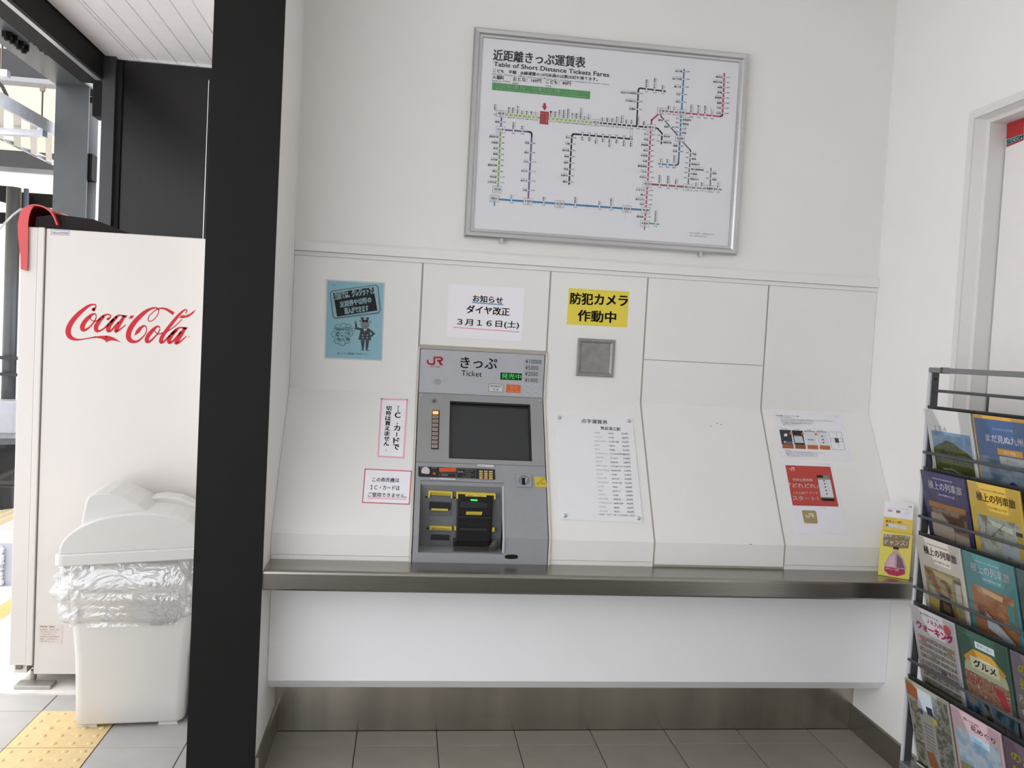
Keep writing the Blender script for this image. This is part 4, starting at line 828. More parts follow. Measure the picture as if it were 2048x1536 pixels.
p.T('みなさまのポイントがひとつに。便利です', (14, 27), (88, 25), 3, (110, 108, 114)); p.disc(20, 34, 9, (190, 110, 150), 1, ry=3.6); p.T('JQ', (12, 36), (28, 36), 4, (240, 226, 236)); p.rect(42, 30, 56, 38, (130, 110, 120), 1); p.T('エキナカ', (42, 42), (58, 42), 3, (110, 108, 114)); p.T('ショッピング', (68, 35), (88, 35), 3, (110, 108, 114)); p.T('ネット', (72, 41), (86, 41), 3, (110, 108, 114)); jr(p, 82, 8, 94, 14, (90, 88, 96), 1)

# ---------------------------------------------------------------- brochure rack along the right wall
RO = Vector((2.137, -.633, 0)); ra = .0771
RU = Vector((math.sin(ra), -math.cos(ra), 0)); RN = Vector((math.cos(ra), math.sin(ra), 0))      # RU: towards the viewer along the rack; RN: into the wall
def rp(s, t, z): q = RO + RU * s + RN * t; return Vector((q.x, q.y, z))
def rbox(s0, s1, t0, t1, za, zb, lean=0.0): return MB().hexa([rp(s0, t0 + lean, za), rp(s1, t0 + lean, za), rp(s1, t0, zb), rp(s0, t0, zb)], [rp(s0, t1 + lean, za), rp(s1, t1 + lean, za), rp(s1, t1, zb), rp(s0, t1, zb)])
rk = thing('brochure_rack', 'grey metal brochure rack with clear pockets standing by the door', 'rack', tuple(rp(.33, .05, 0)))
rg = mat('rack_grey', (80, 82, 86), .4, .2, var=.03); rl = mat('rack_lit_pale', (196, 198, 202), .32)
PW_ = .212; ROWZ = [1.350, 1.148, .933, .700, .452]; RL = 3 * PW_ + .03
for s in (-.012, RL):
    rbox(s, s + .010, .008, .036, 0.004, 1.470).go('post', rg, rk)
    rbox(s - .0015, s + .0105, .003, .0085, 0.004, 1.470).go('post_lit_edge', rl, rk)  # pale colour paints the bright, light-facing side of the post
    rbox(s, s + .010, .03, .10, 0.004, .03).go('foot', rg, rk)
    MB().tube([rp(s + .011, .022, 1.449), rp(s + .013, .022, 1.449)], .0045, 8).go('bolt', blk, rk)
rbox(-.014, RL + .012, .002, .03, 1.470, 1.487).go('top_bar', mat('rack_bar', (134, 135, 136), .35, .5), rk, bevel=.003)
rbox(.045, .052, .0, .031, 1.4685, 1.4885).go('bar_clip', rg, rk)
MB().tube([rp(-.004, .024, 1.411), rp(RL, .024, 1.411)], .005, 8).go('wire', rg, rk)
for zr in (1.207, .994, .757, .512): MB().tube([rp(-.004, -.004 + .004, zr), rp(RL, .0, zr)], .005, 8).go('wire', rg, rk)
for s in (.165, .385, .60): MB().tube([rp(s, .082, 1.411), rp(s, .082, .16)], .004, 6).go('wire', rg, rk)
rbox(-.01, RL + .01, -.004, .045, .135, .165).go('tray', mat('rack_bar', (134, 135, 136), .35, .5), rk, bevel=.003)
rbox(-.005, RL + .005, .01, .05, .03, .134).go('lower_panel', rg, rk)
TL_, BLN = -.014, .058       # top leans out to the room, bottom sits back
HB = .285
smoke = clear('pocket_clear', (.82, .82, .82), .05, .06)
backm = mat('pocket_back', (50, 51, 53), .35)
broch = {
 (0, 0): ('white cover with a green hill under blue sky', (228, 228, 226)), (0, 1): ('deep blue cover with white writing over clouds', (74, 104, 152)),
 (1, 0): ('navy cover with white writing over a brown carriage picture', (66, 62, 104)), (1, 1): ('yellow cover over a pale green interior picture', (232, 196, 84)),
 (2, 0): ('cream cover with brown carriage interior picture', (226, 218, 206)), (2, 1): ('teal cover with orange wooden interior picture', (90, 148, 150)), (2, 2): ('dark green cover cut off beside the teal one', (84, 104, 98)),
 (3, 0): ('white walking guide cover with magenta writing', (206, 200, 202)), (3, 1): ('dark green food guide cover with a yellow arch', (70, 104, 88)), (3, 2): ('purple-grey cover with yellow writing beside the green one', (126, 116, 128)),
 (4, 0): ('town guide cover with orange corner and many small pictures', (190, 186, 170)), (4, 1): ('pink cover with blue sky and red flowers', (226, 196, 202)), (4, 2): ('purple cover with bright yellow writing in the lowest row', (110, 92, 108)),
 (0, 2): None, (1, 2): None}
for (r_, c_), v in sorted(broch.items()):
    zt = ROWZ[r_]; s0 = c_ * PW_ + .002; s1 = s0 + .205
    tt = lambda z: TL_ + (BLN - TL_) * (zt - z) / HB
    bk = MB().hexa([rp(s0 - .002, TL_ + .012, zt + .012), rp(s1 + .002, TL_ + .012, zt + .012), rp(s1 + .002, BLN + .010, zt - HB - .004), rp(s0 - .002, BLN + .010, zt - HB - .004)], [rp(s0 - .002, TL_ + .018, zt + .012), rp(s1 + .002, TL_ + .018, zt + .012), rp(s1 + .002, BLN + .016, zt - HB - .004), rp(s0 - .002, BLN + .016, zt - HB - .004)])
    bk.go('pocket_back', backm, rk)
    o4 = [(0, 0), (.15, 0), (.32, .26), (.74, .26), (.72, 0), (1, 0), (1, 1), (0, 1)]
    o4 = [(0, -.005), (.20, -.005), (.40, .27), (.76, .27), (.76, -.005), (1, -.005), (1, 1), (0, 1)]
    fr_ = [rp(s0 + (s1 - s0) * a_, tt(zt - HB * b_) - .0035, zt - HB * b_) for a_, b_ in o4]
    me = build('pocket_front', fr_, [(0, 1, 2, 7), (2, 3, 6, 7), (3, 4, 5, 6)], smoke, rk)
    MB().hexa([rp(s0, BLN - .004, zt - HB), rp(s1, BLN - .004, zt - HB), rp(s1, BLN - .004, zt - HB - .004), rp(s0, BLN - .004, zt - HB - .004)], [rp(s0, BLN + .012, zt - HB), rp(s1, BLN + .012, zt - HB), rp(s1, BLN + .012, zt - HB - .004), rp(s0, BLN + .012, zt - HB - .004)]).go('pocket_floor', backm, rk)
    if not v: continue
    th = .005
    A_ = [rp(s0 + .001, TL_, zt + .002), rp(s1 - .001, TL_, zt + .002), rp(s1 - .001, BLN, zt - HB + .002), rp(s0 + .001, BLN, zt - HB + .002)]
    br = MB().hexa(A_, [q + RN * th for q in A_]).go('brochure', mat('cover_%d%d' % (r_, c_), v[1], .35, var=.02)); tag(br, v[0] + ', in the rack', 'brochure', None)
    lc = Local(A_[0], (A_[1] - A_[0]) / 100, (A_[3] - A_[0]) / 140); p = Print(lc, br, .0005, name='cover_print')
    if (r_, c_) == (0, 0):
        p.rect(8, 34, 94, 140, photo('sky_print', [(84, 130, 176), (140, 170, 196), (96, 140, 180)], 12), 0)
        p.poly([(8, 62), (24, 54), (40, 47), (56, 50), (72, 58), (84, 62), (94, 70), (94, 140), (8, 140)], photo('hill_print', [(60, 68, 40), (96, 104, 50), (58, 66, 46)], 60), 1)
        p.poly([(8, 100), (94, 104), (94, 140), (8, 140)], photo('wood_dark', [(34, 40, 34), (52, 62, 48), (28, 32, 30)], 60), 2); p.line([(10, 106, 5), (50, 112, 6), (94, 128, 3)], 5, (118, 64, 60), 3); p.line([(24, 94, 3), (44, 92, 3), (90, 104, 1.5)], 3, (150, 160, 158), 3)
        p.T('ＩＴＡ', (16, 33), (44, 33), 7, (130, 132, 132), 0, 1, 2)
    elif (r_, c_) == (0, 1):
        p.rect(0, 0, 100, 5, (230, 178, 84), 0); p.rect(0, 0, 3, 140, (206, 180, 110), 0); p.rect(3, 60, 100, 140, photo('cloud_print', [(104, 128, 158), (150, 164, 180), (96, 116, 140)], 14), 0)
        p.T('まだ見ぬ九州', (22, 38), (92, 38), 11, (236, 236, 244), .02, 2, 2); p.T('なんにもない小さな旅', (38, 20), (76, 20), 4, (200, 210, 230)); p.rect(42, 46, 88, 55, (232, 170, 62), 1); p.T('春の特集', (54, 53), (76, 53), 5, (250, 236, 200)); p.rect(44, 57, 90, 68, (190, 196, 196), 1); p.T('旅行ガイド', (56, 65), (78, 65), 5, (110, 114, 120))
        p.poly([(20, 104), (50, 100), (62, 92), (76, 98), (100, 102), (100, 140), (3, 140), (3, 106)], (58, 72, 86), 2); p.poly([(3, 112), (100, 112), (100, 140), (3, 140)], photo('night_print', [(40, 46, 52), (60, 70, 74), (36, 40, 44)], 50), 3)
    elif r_ in (1, 2) and c_ < 2:
        dark = (r_, c_) in ((1, 1), (2, 0)); tc_ = (120, 84, 40) if (r_, c_) == (1, 1) else ((90, 66, 54) if dark else (232, 228, 236))
        p.T('極上の列車旅', (16, 27), (90, 27), 13, tc_, .012, 4, 2); p.T('GOKUJO NO RESSHATABI', (26, 11), (72, 11), 3, tc_, 0, 4); p.T('九州の列車でめぐる旅', (36, 36), (72, 36), 4, tc_, 0, 4)
        pal = {(1, 0): [(92, 66, 54), (150, 130, 110), (70, 52, 46)], (1, 1): [(170, 176, 158), (190, 196, 186), (140, 140, 116)], (2, 0): [(150, 138, 100), (176, 164, 120), (120, 92, 62)], (2, 1): [(186, 140, 100), (170, 110, 76), (204, 160, 118)]}[(r_, c_)]
        p.rect(10, 48, 92, 132, photo('interior_%d%d' % (r_, c_), pal, 26), 0)
        if (r_, c_) == (1, 0):
            p.poly([(10, 48), (92, 48), (92, 56), (10, 56)], (176, 122, 60), 1); p.poly([(12, 66), (36, 66), (60, 84), (60, 104), (12, 104)], (186, 172, 156), 1); p.poly([(36, 62), (84, 66), (84, 86), (64, 88)], (104, 74, 60), 2); p.poly([(62, 90), (92, 92), (92, 112), (62, 108)], (180, 168, 152), 2); p.poly([(34, 104), (58, 106), (66, 130), (38, 132)], (132, 88, 50), 2); p.poly([(60, 110), (92, 114), (92, 132), (68, 132)], (58, 72, 78), 2)
        elif (r_, c_) == (1, 1):
            p.poly([(34, 52), (78, 58), (78, 66), (40, 60)], (216, 224, 206), 1); p.line([(30, 48), (24, 78)], 1, (110, 112, 96), 2); p.line([(64, 54), (30, 82), (46, 92)], 1, (110, 112, 96), 2); p.poly([(58, 110), (92, 104), (92, 132), (64, 132)], (146, 128, 104), 2); p.poly([(54, 84), (92, 88), (92, 104), (60, 100)], (176, 188, 196), 1); p.rect(84, 60, 96, 66, (70, 62, 40), 2); p.rect(85, 66, 95, 100, (196, 172, 80), 2); p.poly([(26, 112), (52, 114), (48, 122), (24, 120)], (52, 44, 34), 2)
        elif (r_, c_) == (2, 0):
            p.poly([(10, 50), (30, 54), (52, 104), (40, 96)], (150, 110, 76), 1); p.poly([(30, 50), (74, 54), (72, 64), (36, 58)], (206, 188, 130), 1); p.poly([(16, 74), (40, 92), (22, 98)], (176, 182, 170), 1); p.poly([(40, 86), (62, 88), (68, 132), (30, 128)], (74, 58, 46), 2); p.poly([(44, 98), (60, 100), (60, 114), (44, 112)], (120, 96, 74), 3); p.poly([(10, 96), (36, 98), (28, 124), (14, 124)], (196, 170, 100), 1); p.rect(76, 54, 92, 59, (110, 104, 98), 2); p.rect(78, 60, 90, 90, (206, 202, 192), 2)
        else:
            p.poly([(10, 50), (34, 60), (40, 110), (14, 106)], (176, 118, 86), 1); p.poly([(34, 84), (84, 116), (84, 124), (34, 108)], (198, 208, 214), 2); p.line([(34, 80), (88, 114)], 2, (110, 78, 60), 3); p.poly([(30, 48), (72, 52), (70, 60), (34, 56)], (232, 190, 140), 1); p.rect(18, 78, 30, 96, (120, 96, 86), 2); p.rect(78, 60, 90, 92, (96, 156, 146), 2); p.poly([(40, 118), (92, 126), (92, 134), (36, 134)], (128, 84, 62), 2)
    elif (r_, c_) == (3, 0):
        p.T('ウォーキング', (10, 36), (92, 36), 13, (190, 40, 110), .05, 3, 2); p.T('ＪＲ九州', (36, 20), (72, 20), 8, (196, 70, 130), .01, 3, 2); p.T('春の駅長おすすめ', (22, 10), (64, 10), 5, (90, 130, 100), 0, 3); p.disc(82, 17, 8, (214, 90, 96), 2)
        for i in range(9): p.rect(8, 46 + i * 10, 92, 53 + i * 10, photo('list_print', [(150, 142, 132), (184, 176, 168), (110, 104, 92), (170, 160, 152)], 90), 1)
        for i in range(4): p.rect(14 + 20 * i, 48 + 20 * (i % 3), 26 + 20 * i, 56 + 20 * (i % 3), ((176, 110, 116), (150, 160, 140), (120, 96, 120), (170, 150, 110))[i], 2)
        p.rect(8, 124, 92, 134, (110, 112, 60), 2)
    elif (r_, c_) == (3, 1):
        p.disc(50, 66, 44, (196, 200, 164), 1, ry=40); p.poly([(8, 44), (30, 26), (66, 26), (92, 44), (84, 50), (62, 36), (34, 36), (16, 50)], (214, 164, 70), 2); p.rect(22, 38, 78, 56, (232, 228, 200), 3); p.T('グルメ', (28, 53), (72, 53), 12, (54, 60, 40), .03, 4, 2); p.rect(36, 12, 74, 22, (212, 224, 226), 2); p.T('九州旅めぐり', (10, 10), (34, 9), 5, (120, 160, 130)); p.T('駅弁と味の', (40, 20), (70, 20), 6, (80, 110, 110), 0, 3)
        p.rect(6, 64, 94, 100, photo('food_print', [(120, 84, 66), (176, 150, 120), (160, 70, 60), (190, 190, 170)], 60), 2); p.poly([(62, 70), (80, 70), (92, 96), (78, 98)], (190, 66, 76), 3); p.rect(0, 102, 100, 140, photo('river_print', [(56, 66, 62), (90, 124, 156), (150, 140, 120), (50, 60, 66)], 24), 2)
    elif (r_, c_) == (4, 0):
        p.poly([(0, 4), (28, 8), (26, 28), (0, 26)], (196, 116, 66), 2); p.rect(24, 6, 70, 40, (214, 222, 230), 1); p.rect(4, 30, 26, 140, photo('town_print', [(170, 156, 128), (96, 96, 80), (190, 184, 170), (120, 110, 100)], 40), 1); p.rect(60, 6, 96, 140, photo('town_print2', [(120, 124, 112), (168, 168, 156), (84, 88, 84), (150, 140, 128)], 40), 1)
        p.disc(30, 44, 5, (70, 94, 160), 3); p.disc(62, 48, 5, (230, 214, 80), 3); p.poly([(44, 30), (58, 28), (60, 42), (46, 42)], (50, 56, 80), 3)
        for i in range(8): p.rect(32, 60 + i * 6, 54, 62.5 + i * 6, (150, 150, 158), 2)
        p.poly([(28, 110), (46, 106), (56, 130), (34, 134)], (170, 110, 66), 3)
    elif (r_, c_) == (4, 1):
        p.poly([(6, 30), (94, 26), (94, 84), (6, 90)], photo('pale_sky', [(176, 206, 228), (214, 228, 240), (150, 190, 220)], 20), 1); p.T('花めぐり', (40, 22), (88, 22), 9, (96, 70, 84), .01, 3, 2); p.T('春の九州', (26, 12), (56, 12), 5, (130, 110, 120)); p.poly([(6, 84), (94, 78), (94, 104), (6, 96)], (156, 158, 100), 2); p.poly([(6, 94), (94, 102), (94, 140), (6, 140)], photo('flower_print', [(196, 160, 160), (176, 70, 96), (150, 140, 120), (90, 80, 92)], 40), 3); p.disc(62, 118, 18, photo('rose_print', [(176, 56, 84), (196, 84, 106), (150, 50, 76)], 60), 4, ry=14)
    elif c_ == 2 and r_ in (3, 4):
        p.T('のんびり', (12, 28), (90, 28), 14, (214, 196, 66), .03, 3, 2); p.T('探訪', (12, 50), (60, 50), 15, (214, 196, 66), .03, 3, 2); p.rect(6, 60, 94, 134, photo('town_print', [(170, 156, 128), (96, 96, 80), (190, 184, 170), (120, 110, 100)], 40), 1)
    else:
        p.T('極上の列車旅', (16, 27), (90, 27), 13, (214, 220, 214), .012, 4, 2); p.rect(10, 48, 92, 132, photo('interior_22', [(96, 110, 100), (130, 140, 124), (70, 84, 78)], 26), 0)
# ---------------------------------------------------------------- drinks vending machine seen from its side
YV = .36
vm = thing('vending_machine', 'tall cream white drinks vending machine with red script lettering on its side', 'vending machine', (-.72, YV + .5, .01))
vx0, vx1 = -1.092, -.335
MB().box(vx0 + .080, vx1, YV, YV + 1.0, .056, 1.856).go('cabinet', cream, vm, bevel=.004)
MB().box(vx0 + .0765, vx0 + .081, YV + .004, YV + .99, .062, 1.85).go('door_gap', mat('gasket', (120, 116, 110), .6), vm)
MB().box(vx0 - .012, vx0 + .052, YV - .004, YV + 1.0, .094, 1.857).box(vx0 + .052, vx0 + .0765, YV - .007, YV + 1.0, .094, 1.858).go('door', cream, vm, bevel=.003)
MB().box(vx0 + .002, vx0 + .05, YV + .01, YV + .9, .058, .093).go('kick_flap', cream, vm)
MB().box(vx0 + .012, vx0 + .034, YV - .002, YV + .02, .076, .093).go('hinge', mat('worn_metal', (120, 120, 110), .35, .7, var=.3), vm)
for y in (YV + .04, YV + .9):
    for x in (vx0 + .065, vx1 - .06):
        MB().tube([(x, y, .02), (x, y, .06)], .012, 10).go('foot', mat('foot_metal', (150, 148, 142), .4, .8), vm)
MB().box(vx0 + .02, vx0 + .16, YV - .035, YV + .03, .008, .022).go('anchor_bracket', mat('bracket', (172, 170, 164), .35, .5, var=.1), vm, bevel=.002)
# red curved visor wrapped over the front corner, dark cover behind
vis0 = [(-1.072, 1.694), (-1.098, 1.70), (-1.104, 1.80), (-1.112, 1.87), (-1.096, 1.925), (-1.06, 1.945), (-1.018, 1.94), (-.985, 1.915), (-.965, 1.872)]
vis = []
for i in range(len(vis0) - 1):
    P0, P1, P2, P3 = [Vector(vis0[min(max(i + k_, 0), len(vis0) - 1)]) for k_ in (-1, 0, 1, 2)]
    for k_ in range(4):
        t = k_ / 4; vis.append(tuple(.5 * ((2 * P1) + (P2 - P0) * t + (2 * P0 - 5 * P1 + 4 * P2 - P3) * t * t + (-P0 + 3 * P1 - 3 * P2 + P3) * t ** 3)))
vis.append(vis0[-1])
inn = []
for i, q in enumerate(vis):
    a_ = Vector(vis[max(i - 1, 0)]); b_ = Vector(vis[min(i + 1, len(vis) - 1)]); d = (b_ - a_).normalized(); n = Vector((d.y, -d.x)); inn.append((q[0] + n.x * .006, q[1] + n.y * .006))
mb = MB(); k = 0
red = mat('visor_red', (196, 44, 46), .28, var=.05, coat=.4)
for i in range(len(vis) - 1): mb.prism([vis[i], vis[i + 1], inn[i + 1], inn[i]], YV - .012, YV + .98, 'y')
mb.go('visor', red, vm)
vp = [YP(YV - .016).at(u, v) for u, v in ((41, 538), (40, 505), (36, 475), (35, 448), (39, 428), (44, 417), (56, 413.5), (67, 412), (62, 420), (58, 432), (56, 448), (55.5, 500), (54.5, 542))]
MB().hexa(vp, [q + Vector((0, .006, 0)) for q in vp]).go('visor_end', red, vm)
MB().prism([(-1.06, 1.858), (-1.055, 1.90), (-.98, 1.915), (-.84, 1.905), (-.70, 1.859)], YV + .01, YV + .97, 'y').go('top_cover', mat('cover_black', (24, 14, 14), .6, var=.2, spec=.2), vm)
pv = Print(YP(YV), vm, .0008, name='lettering')
fa = lambda P: [(120 + x / 13.65, 596 + y / 13.65, w / 13.65) for x, y, w in P]
fb = lambda P: [(240 + x / 12.8, 600 + y / 12.8, w / 12.8) for x, y, w in P]
CR = (190, 40, 48)
A_ = lambda P: pv.stroke(fa(P), CR); B_ = lambda P: pv.stroke(fb(P), CR)
ga = lambda P: pv.poly([(120 + x / 13.65, 596 + y / 13.65) for x, y in P], CR); gb = lambda P: pv.poly([(240 + x / 12.8, 600 + y / 12.8) for x, y in P], CR)
A_([(905, 330, 70), (945, 285, 60), (980, 230, 26), (962, 185, 36), (880, 180, 44), (780, 215, 70), (650, 310, 95), (500, 440, 118), (350, 610, 130), (255, 770, 140), (220, 900, 145), (240, 1010, 135), (310, 1090, 105), (420, 1130, 66), (560, 1135, 36), (700, 1112, 30), (850, 1085, 34), (980, 1066, 50)])
ga([(960, 1050), (1100, 1035), (1240, 1030), (1330, 1035), (1220, 1150), (1110, 1105), (980, 1088)]); ga([(1230, 1030), (1330, 1037), (1400, 1055), (1440, 1158), (1400, 1158), (1330, 1172), (1270, 1215), (1225, 1155)]); ga([(1395, 1054), (1460, 1080), (1530, 1115), (1600, 1165), (1690, 1228), (1600, 1190), (1510, 1165), (1430, 1158)])
pv.disc(120 + 912 / 13.65, 596 + 318 / 13.65, 50 / 13.65, CR)
A_([(985, 520, 24), (975, 450, 30), (930, 430, 40), (850, 470, 75), (750, 560, 105), (660, 670, 120), (610, 780, 128), (620, 860, 110), (690, 870, 70), (790, 810, 45), (890, 700, 38), (960, 600, 34), (988, 520, 24)])
A_([(835, 500, 20), (830, 560, 22), (870, 610, 22), (950, 635, 24), (1030, 610, 30), (1110, 540, 46), (1200, 480, 60), (1300, 450, 40), (1370, 470, 36), (1375, 520, 34), (1330, 560, 56)]); pv.disc(120 + 1308 / 13.65, 596 + 572 / 13.65, 38 / 13.65, CR)
A_([(1200, 500, 70), (1090, 610, 100), (1000, 740, 120), (980, 840, 115), (1010, 900, 85), (1100, 890, 50), (1200, 830, 42), (1300, 740, 60), (1420, 620, 66), (1540, 510, 66), (1640, 470, 40), (1710, 490, 34)])
A_([(1560, 510, 60), (1450, 620, 90), (1360, 740, 105), (1310, 850, 110), (1325, 905, 80), (1400, 880, 55), (1500, 770, 50), (1600, 650, 50)])
A_([(1760, 480, 80), (1690, 600, 95), (1600, 750, 100), (1530, 870, 100), (1530, 915, 75), (1600, 880, 50), (1700, 810, 35), (1795, 725, 24)]); ga([(1690, 468), (1845, 470), (1800, 540), (1700, 500)]); ga([(1928, 480), (2026, 478), (1965, 560), (1868, 560)])
gb([(368, 915), (400, 800), (480, 700), (580, 645), (640, 648), (600, 690), (540, 760), (505, 825)])
B_([(590, 668, 44), (650, 668, 30), (680, 730, 24), (655, 850, 26), (570, 960, 36), (455, 1050, 52), (340, 1068, 80), (245, 1015, 120), (212, 910, 130), (250, 760, 130), (355, 590, 120), (500, 430, 108), (650, 300, 88), (780, 228, 58), (880, 200, 40), (945, 208, 34), (988, 250, 26), (978, 340, 22), (905, 460, 22), (790, 545, 22), (722, 515, 22), (735, 430, 22), (820, 330, 22), (920, 255, 26), (1000, 218, 36), (1100, 215, 46), (1200, 245, 62), (1300, 305, 76), (1375, 352, 84)])
B_([(1020, 720, 28), (995, 678, 34), (930, 690, 56), (830, 780, 90), (730, 900, 102), (682, 1010, 104), (700, 1068, 84), (785, 1045, 52), (890, 940, 38), (975, 850, 30), (1022, 740, 28)]); B_([(880, 740, 20), (895, 810, 22), (960, 862, 24), (1030, 868, 28), (1090, 835, 36)])
B_([(1675, 352, 24), (1712, 285, 26), (1690, 248, 30), (1620, 275, 45), (1500, 390, 70), (1350, 570, 82), (1200, 760, 86), (1085, 930, 96), (1045, 1040, 98), (1060, 1088, 72), (1130, 1055, 50), (1220, 965, 46), (1330, 860, 60), (1440, 760, 66), (1540, 705, 40), (1610, 715, 34)]); B_([(1588, 490, 20), (1440, 640, 24), (1290, 755, 28), (1170, 820, 34)])
gb([(1510, 460), (1575, 388), (1680, 396), (1790, 350), (1942, 240), (1880, 340), (1760, 430), (1620, 466)])
B_([(1450, 760, 70), (1340, 880, 95), (1255, 1020, 104), (1262, 1090, 78), (1350, 1058, 54), (1450, 950, 50), (1560, 810, 52)]); B_([(1665, 705, 80), (1590, 840, 96), (1500, 985, 98), (1440, 1075, 92), (1445, 1110, 72), (1520, 1080, 48), (1620, 1000, 32), (1700, 925, 22)]); gb([(1600, 695), (1738, 695), (1695, 765), (1610, 730)])
pv.disc(377.6, 673.6, 2, (206, 160, 160))
pv.frame([(102.5, 459.8), (138, 461.4), (137.6, 470.6), (102, 469)], .7, (120, 130, 160), 0); pv.T('X06-0127947', (104.5, 467.4), (136, 469), 4.6, (110, 120, 150), .01)
pv.poly([(78, 1249.4), (126, 1250.6), (124, 1286.4), (76.4, 1284.6)], (206, 196, 188), 0); pv.T('自動販売機　管理番号', (80, 1254.6), (110, 1255.4), 3, (100, 80, 76), .01, 1)
for i, t in enumerate(('設置場所　筑前深江駅', '注意　電源を切らないでください', 'アース線を必ず接続すること', '転倒防止金具確認', '連絡先　お客様窓口まで', '電話でお問い合わせください')): pv.T(t, (80 + (i % 2), 1260 + i * 4.7), (118 - 4 * (i % 3), 1260.6 + i * 4.7), 2.4, (130, 106, 98), 0, 1)
struct(MB().box(-1.35, -.32, .292, 1.45, -.004, .0075).go('floor_pad', mat('painted_pad', (222, 216, 210), .6, var=.1, scale=12, bump=.3, bscale=80)))

# ---------------------------------------------------------------- dustbin with a hooded lid and bag
ang = math.radians(5); BU = Vector((math.cos(ang), math.sin(ang), 0)); BV = Vector((-math.sin(ang), math.cos(ang), 0)); BO = Vector((-.541, .140, 0))
def bp(x, y, z): q = BO + BU * x + BV * y; return Vector((q.x, q.y, z))
bn = thing('trash_bin', 'off-white plastic trash bin with a domed hood lid and a clear bag', 'trash bin', tuple(BO))
bpl = mat('bin_plastic', (206, 204, 199), .38, var=.015, scale=5)
rings = [[bp(q[0], q[1], q[2]) for q in rrect(0, 0, hx, hy, .03, z)] for z, hx, hy in ((.014, .186, .135), (.02, .19, .138), (.10, .191, .139), (.25, .196, .141), (.37, .206, .144), (.45, .216, .147), (.52, .220, .149), (.62, .222, .150), (.64, .222, .150))]
MB().loft(rings).go('body', bpl, bn, smooth=True)
for x in (-.15, .13): 
    MB().hexa([bp(x - .03, -.128, 0), bp(x + .04, -.128, 0), bp(x + .034, -.128, .016), bp(x - .026, -.128, .016)], [bp(x - .03, .12, 0), bp(x + .04, .12, 0), bp(x + .034, .12, .016), bp(x - .026, .12, .016)]).go('foot', bpl, bn)
LT = math.tan(math.radians(3.4))
def bl(x, y, z): return bp(x, y, z - .012 + (x + .265) * LT)
rings = [[bl(q[0], q[1], q[2]) for q in rrect(0, 0, hx, hy, .03, z)] for z, hx, hy in ((.622, .262, .170), (.626, .265, .173), (.660, .265, .173), (.664, .262, .170))]
lid = MB().loft(rings).go('lid', bpl, bn, smooth=False)
dome = [(-.252, .66)] + [(-.252 * math.cos(math.pi * i / 20), .664 + .137 * math.sin(math.pi * i / 20) ** .92) for i in range(1, 20)] + [(.252, .66)]
MB().hexa([bl(x, -.160, z) for x, z in dome], [bl(x, .160, z) for x, z in dome]).go('dome', bpl, lid, bevel=.006)
hood = [(-.198, .70), (-.188, .79), (-.178, .848), (-.168, .866), (-.145, .875), (-.10, .872), (-.05, .855), (0, .828), (.035, .797), (.045, .785), (.02, .775), (-.1, .755)]
MB().hexa([bl(x, -.115, z) for x, z in hood], [bl(x, .135, z) for x, z in hood]).go('hood', bpl, lid, bevel=.007)
hood2 = [(.0, .72), (.01, .818), (.06, .822), (.12, .81), (.18, .78), (.235, .725), (.24, .70)]
MB().hexa([bl(x, .06, z) for x, z in reversed(hood2)], [bl(x, .156, z) for x, z in reversed(hood2)]).go('flap', bpl, lid, bevel=.007)
# bag
mb = MB(); rr = []
NB = 160
for i in range(33):
    t = i / 32; z = .628 - .215 * t; ring = []
    for j, q in enumerate(rrect(0, 0, 1, 1, .35, 0, n=NB // 4 - 1)):
        a_ = 2 * math.pi * j / NB
        bulge = .012 + .030 * math.sin(math.pi * min(1, t * 1.1)) * (1.0 + .5 * math.cos(a_ - 2.6))
        sxx = q[0] * 1.5 + q[1]; wr = (abs(noise.noise(Vector((sxx * 2.6 + t * 1.5, t * 3.2 - sxx * 1.3, 4)))) - .2) * .040 + (abs(noise.noise(Vector((sxx * 6 - t * 4, t * 5 + sxx * 2.2, 9)))) - .2) * .020 + (abs(noise.noise(Vector((sxx * 13, t * 3 - sxx * 4, 2)))) - .2) * .008
        hx = .222 + bulge + wr - (.016 if t > .93 else 0); hy = .150 + bulge * .8 + wr - (.012 if t > .93 else 0)
        zz = z + (.035 * math.sin(a_ * 1.0 + .6) * t) + noise.noise(Vector((a_ * 3, 1, 0))) * .012 * t
        ring.append(bp(q[0] * hx, q[1] * hy, zz))
    rr.append(ring)
bag = mb.loft(rr, caps=False).go('bag', clear('bag_film', (.985, .985, .99), .26, .16, .10, crease=4), bn, smooth=True)

# ---------------------------------------------------------------- canopy beyond: column, girders, roof, lamp, cable ladder
gp = lambda Y, u, v: YP(Y).at(u, v)
Yc = 1.95
c0 = gp(Yc, 108, 300).x; c1 = gp(Yc, 175, 300).x
colg = struct(MB().prism([(c0, Yc), (c1, Yc), (c1, Yc + .012), (c1 - .07, Yc + .012), (c1 - .07, Yc + .20), (c1, Yc + .20), (c1, Yc + .212), (c0, Yc + .212), (c0, Yc + .2), (c1 - .08, Yc + .2), (c1 - .08, Yc + .012), (c0, Yc + .012)], 0, 2.84, 'z').go('column_far', grey_m))
MB().box(c1 - .065, c1 + .02, Yc + .02, Yc + .10, 2.32, 2.47).go('splice_plate', black_m, colg)
MB().box(c1 - .068, c1 + .015, Yc + .11, Yc + .16, 0, 2.78).go('sky_lit_strip', mat('sky_lit_pale', (196, 198, 204), .3), colg)  # added pale strip, paints in the column's sky-lit side face
def gird(name, x0, x1, y0, y1, z0, z1, m, par=None): o = MB().box(x0, x1, y0, y1, z0, z1).go(name, m, par, bevel=.003, seg=1); return o
b1 = struct(gird('beam_long', c0 + .075, c0 + .09, -1.0, 2.1, 2.86, 3.2, dark_m))
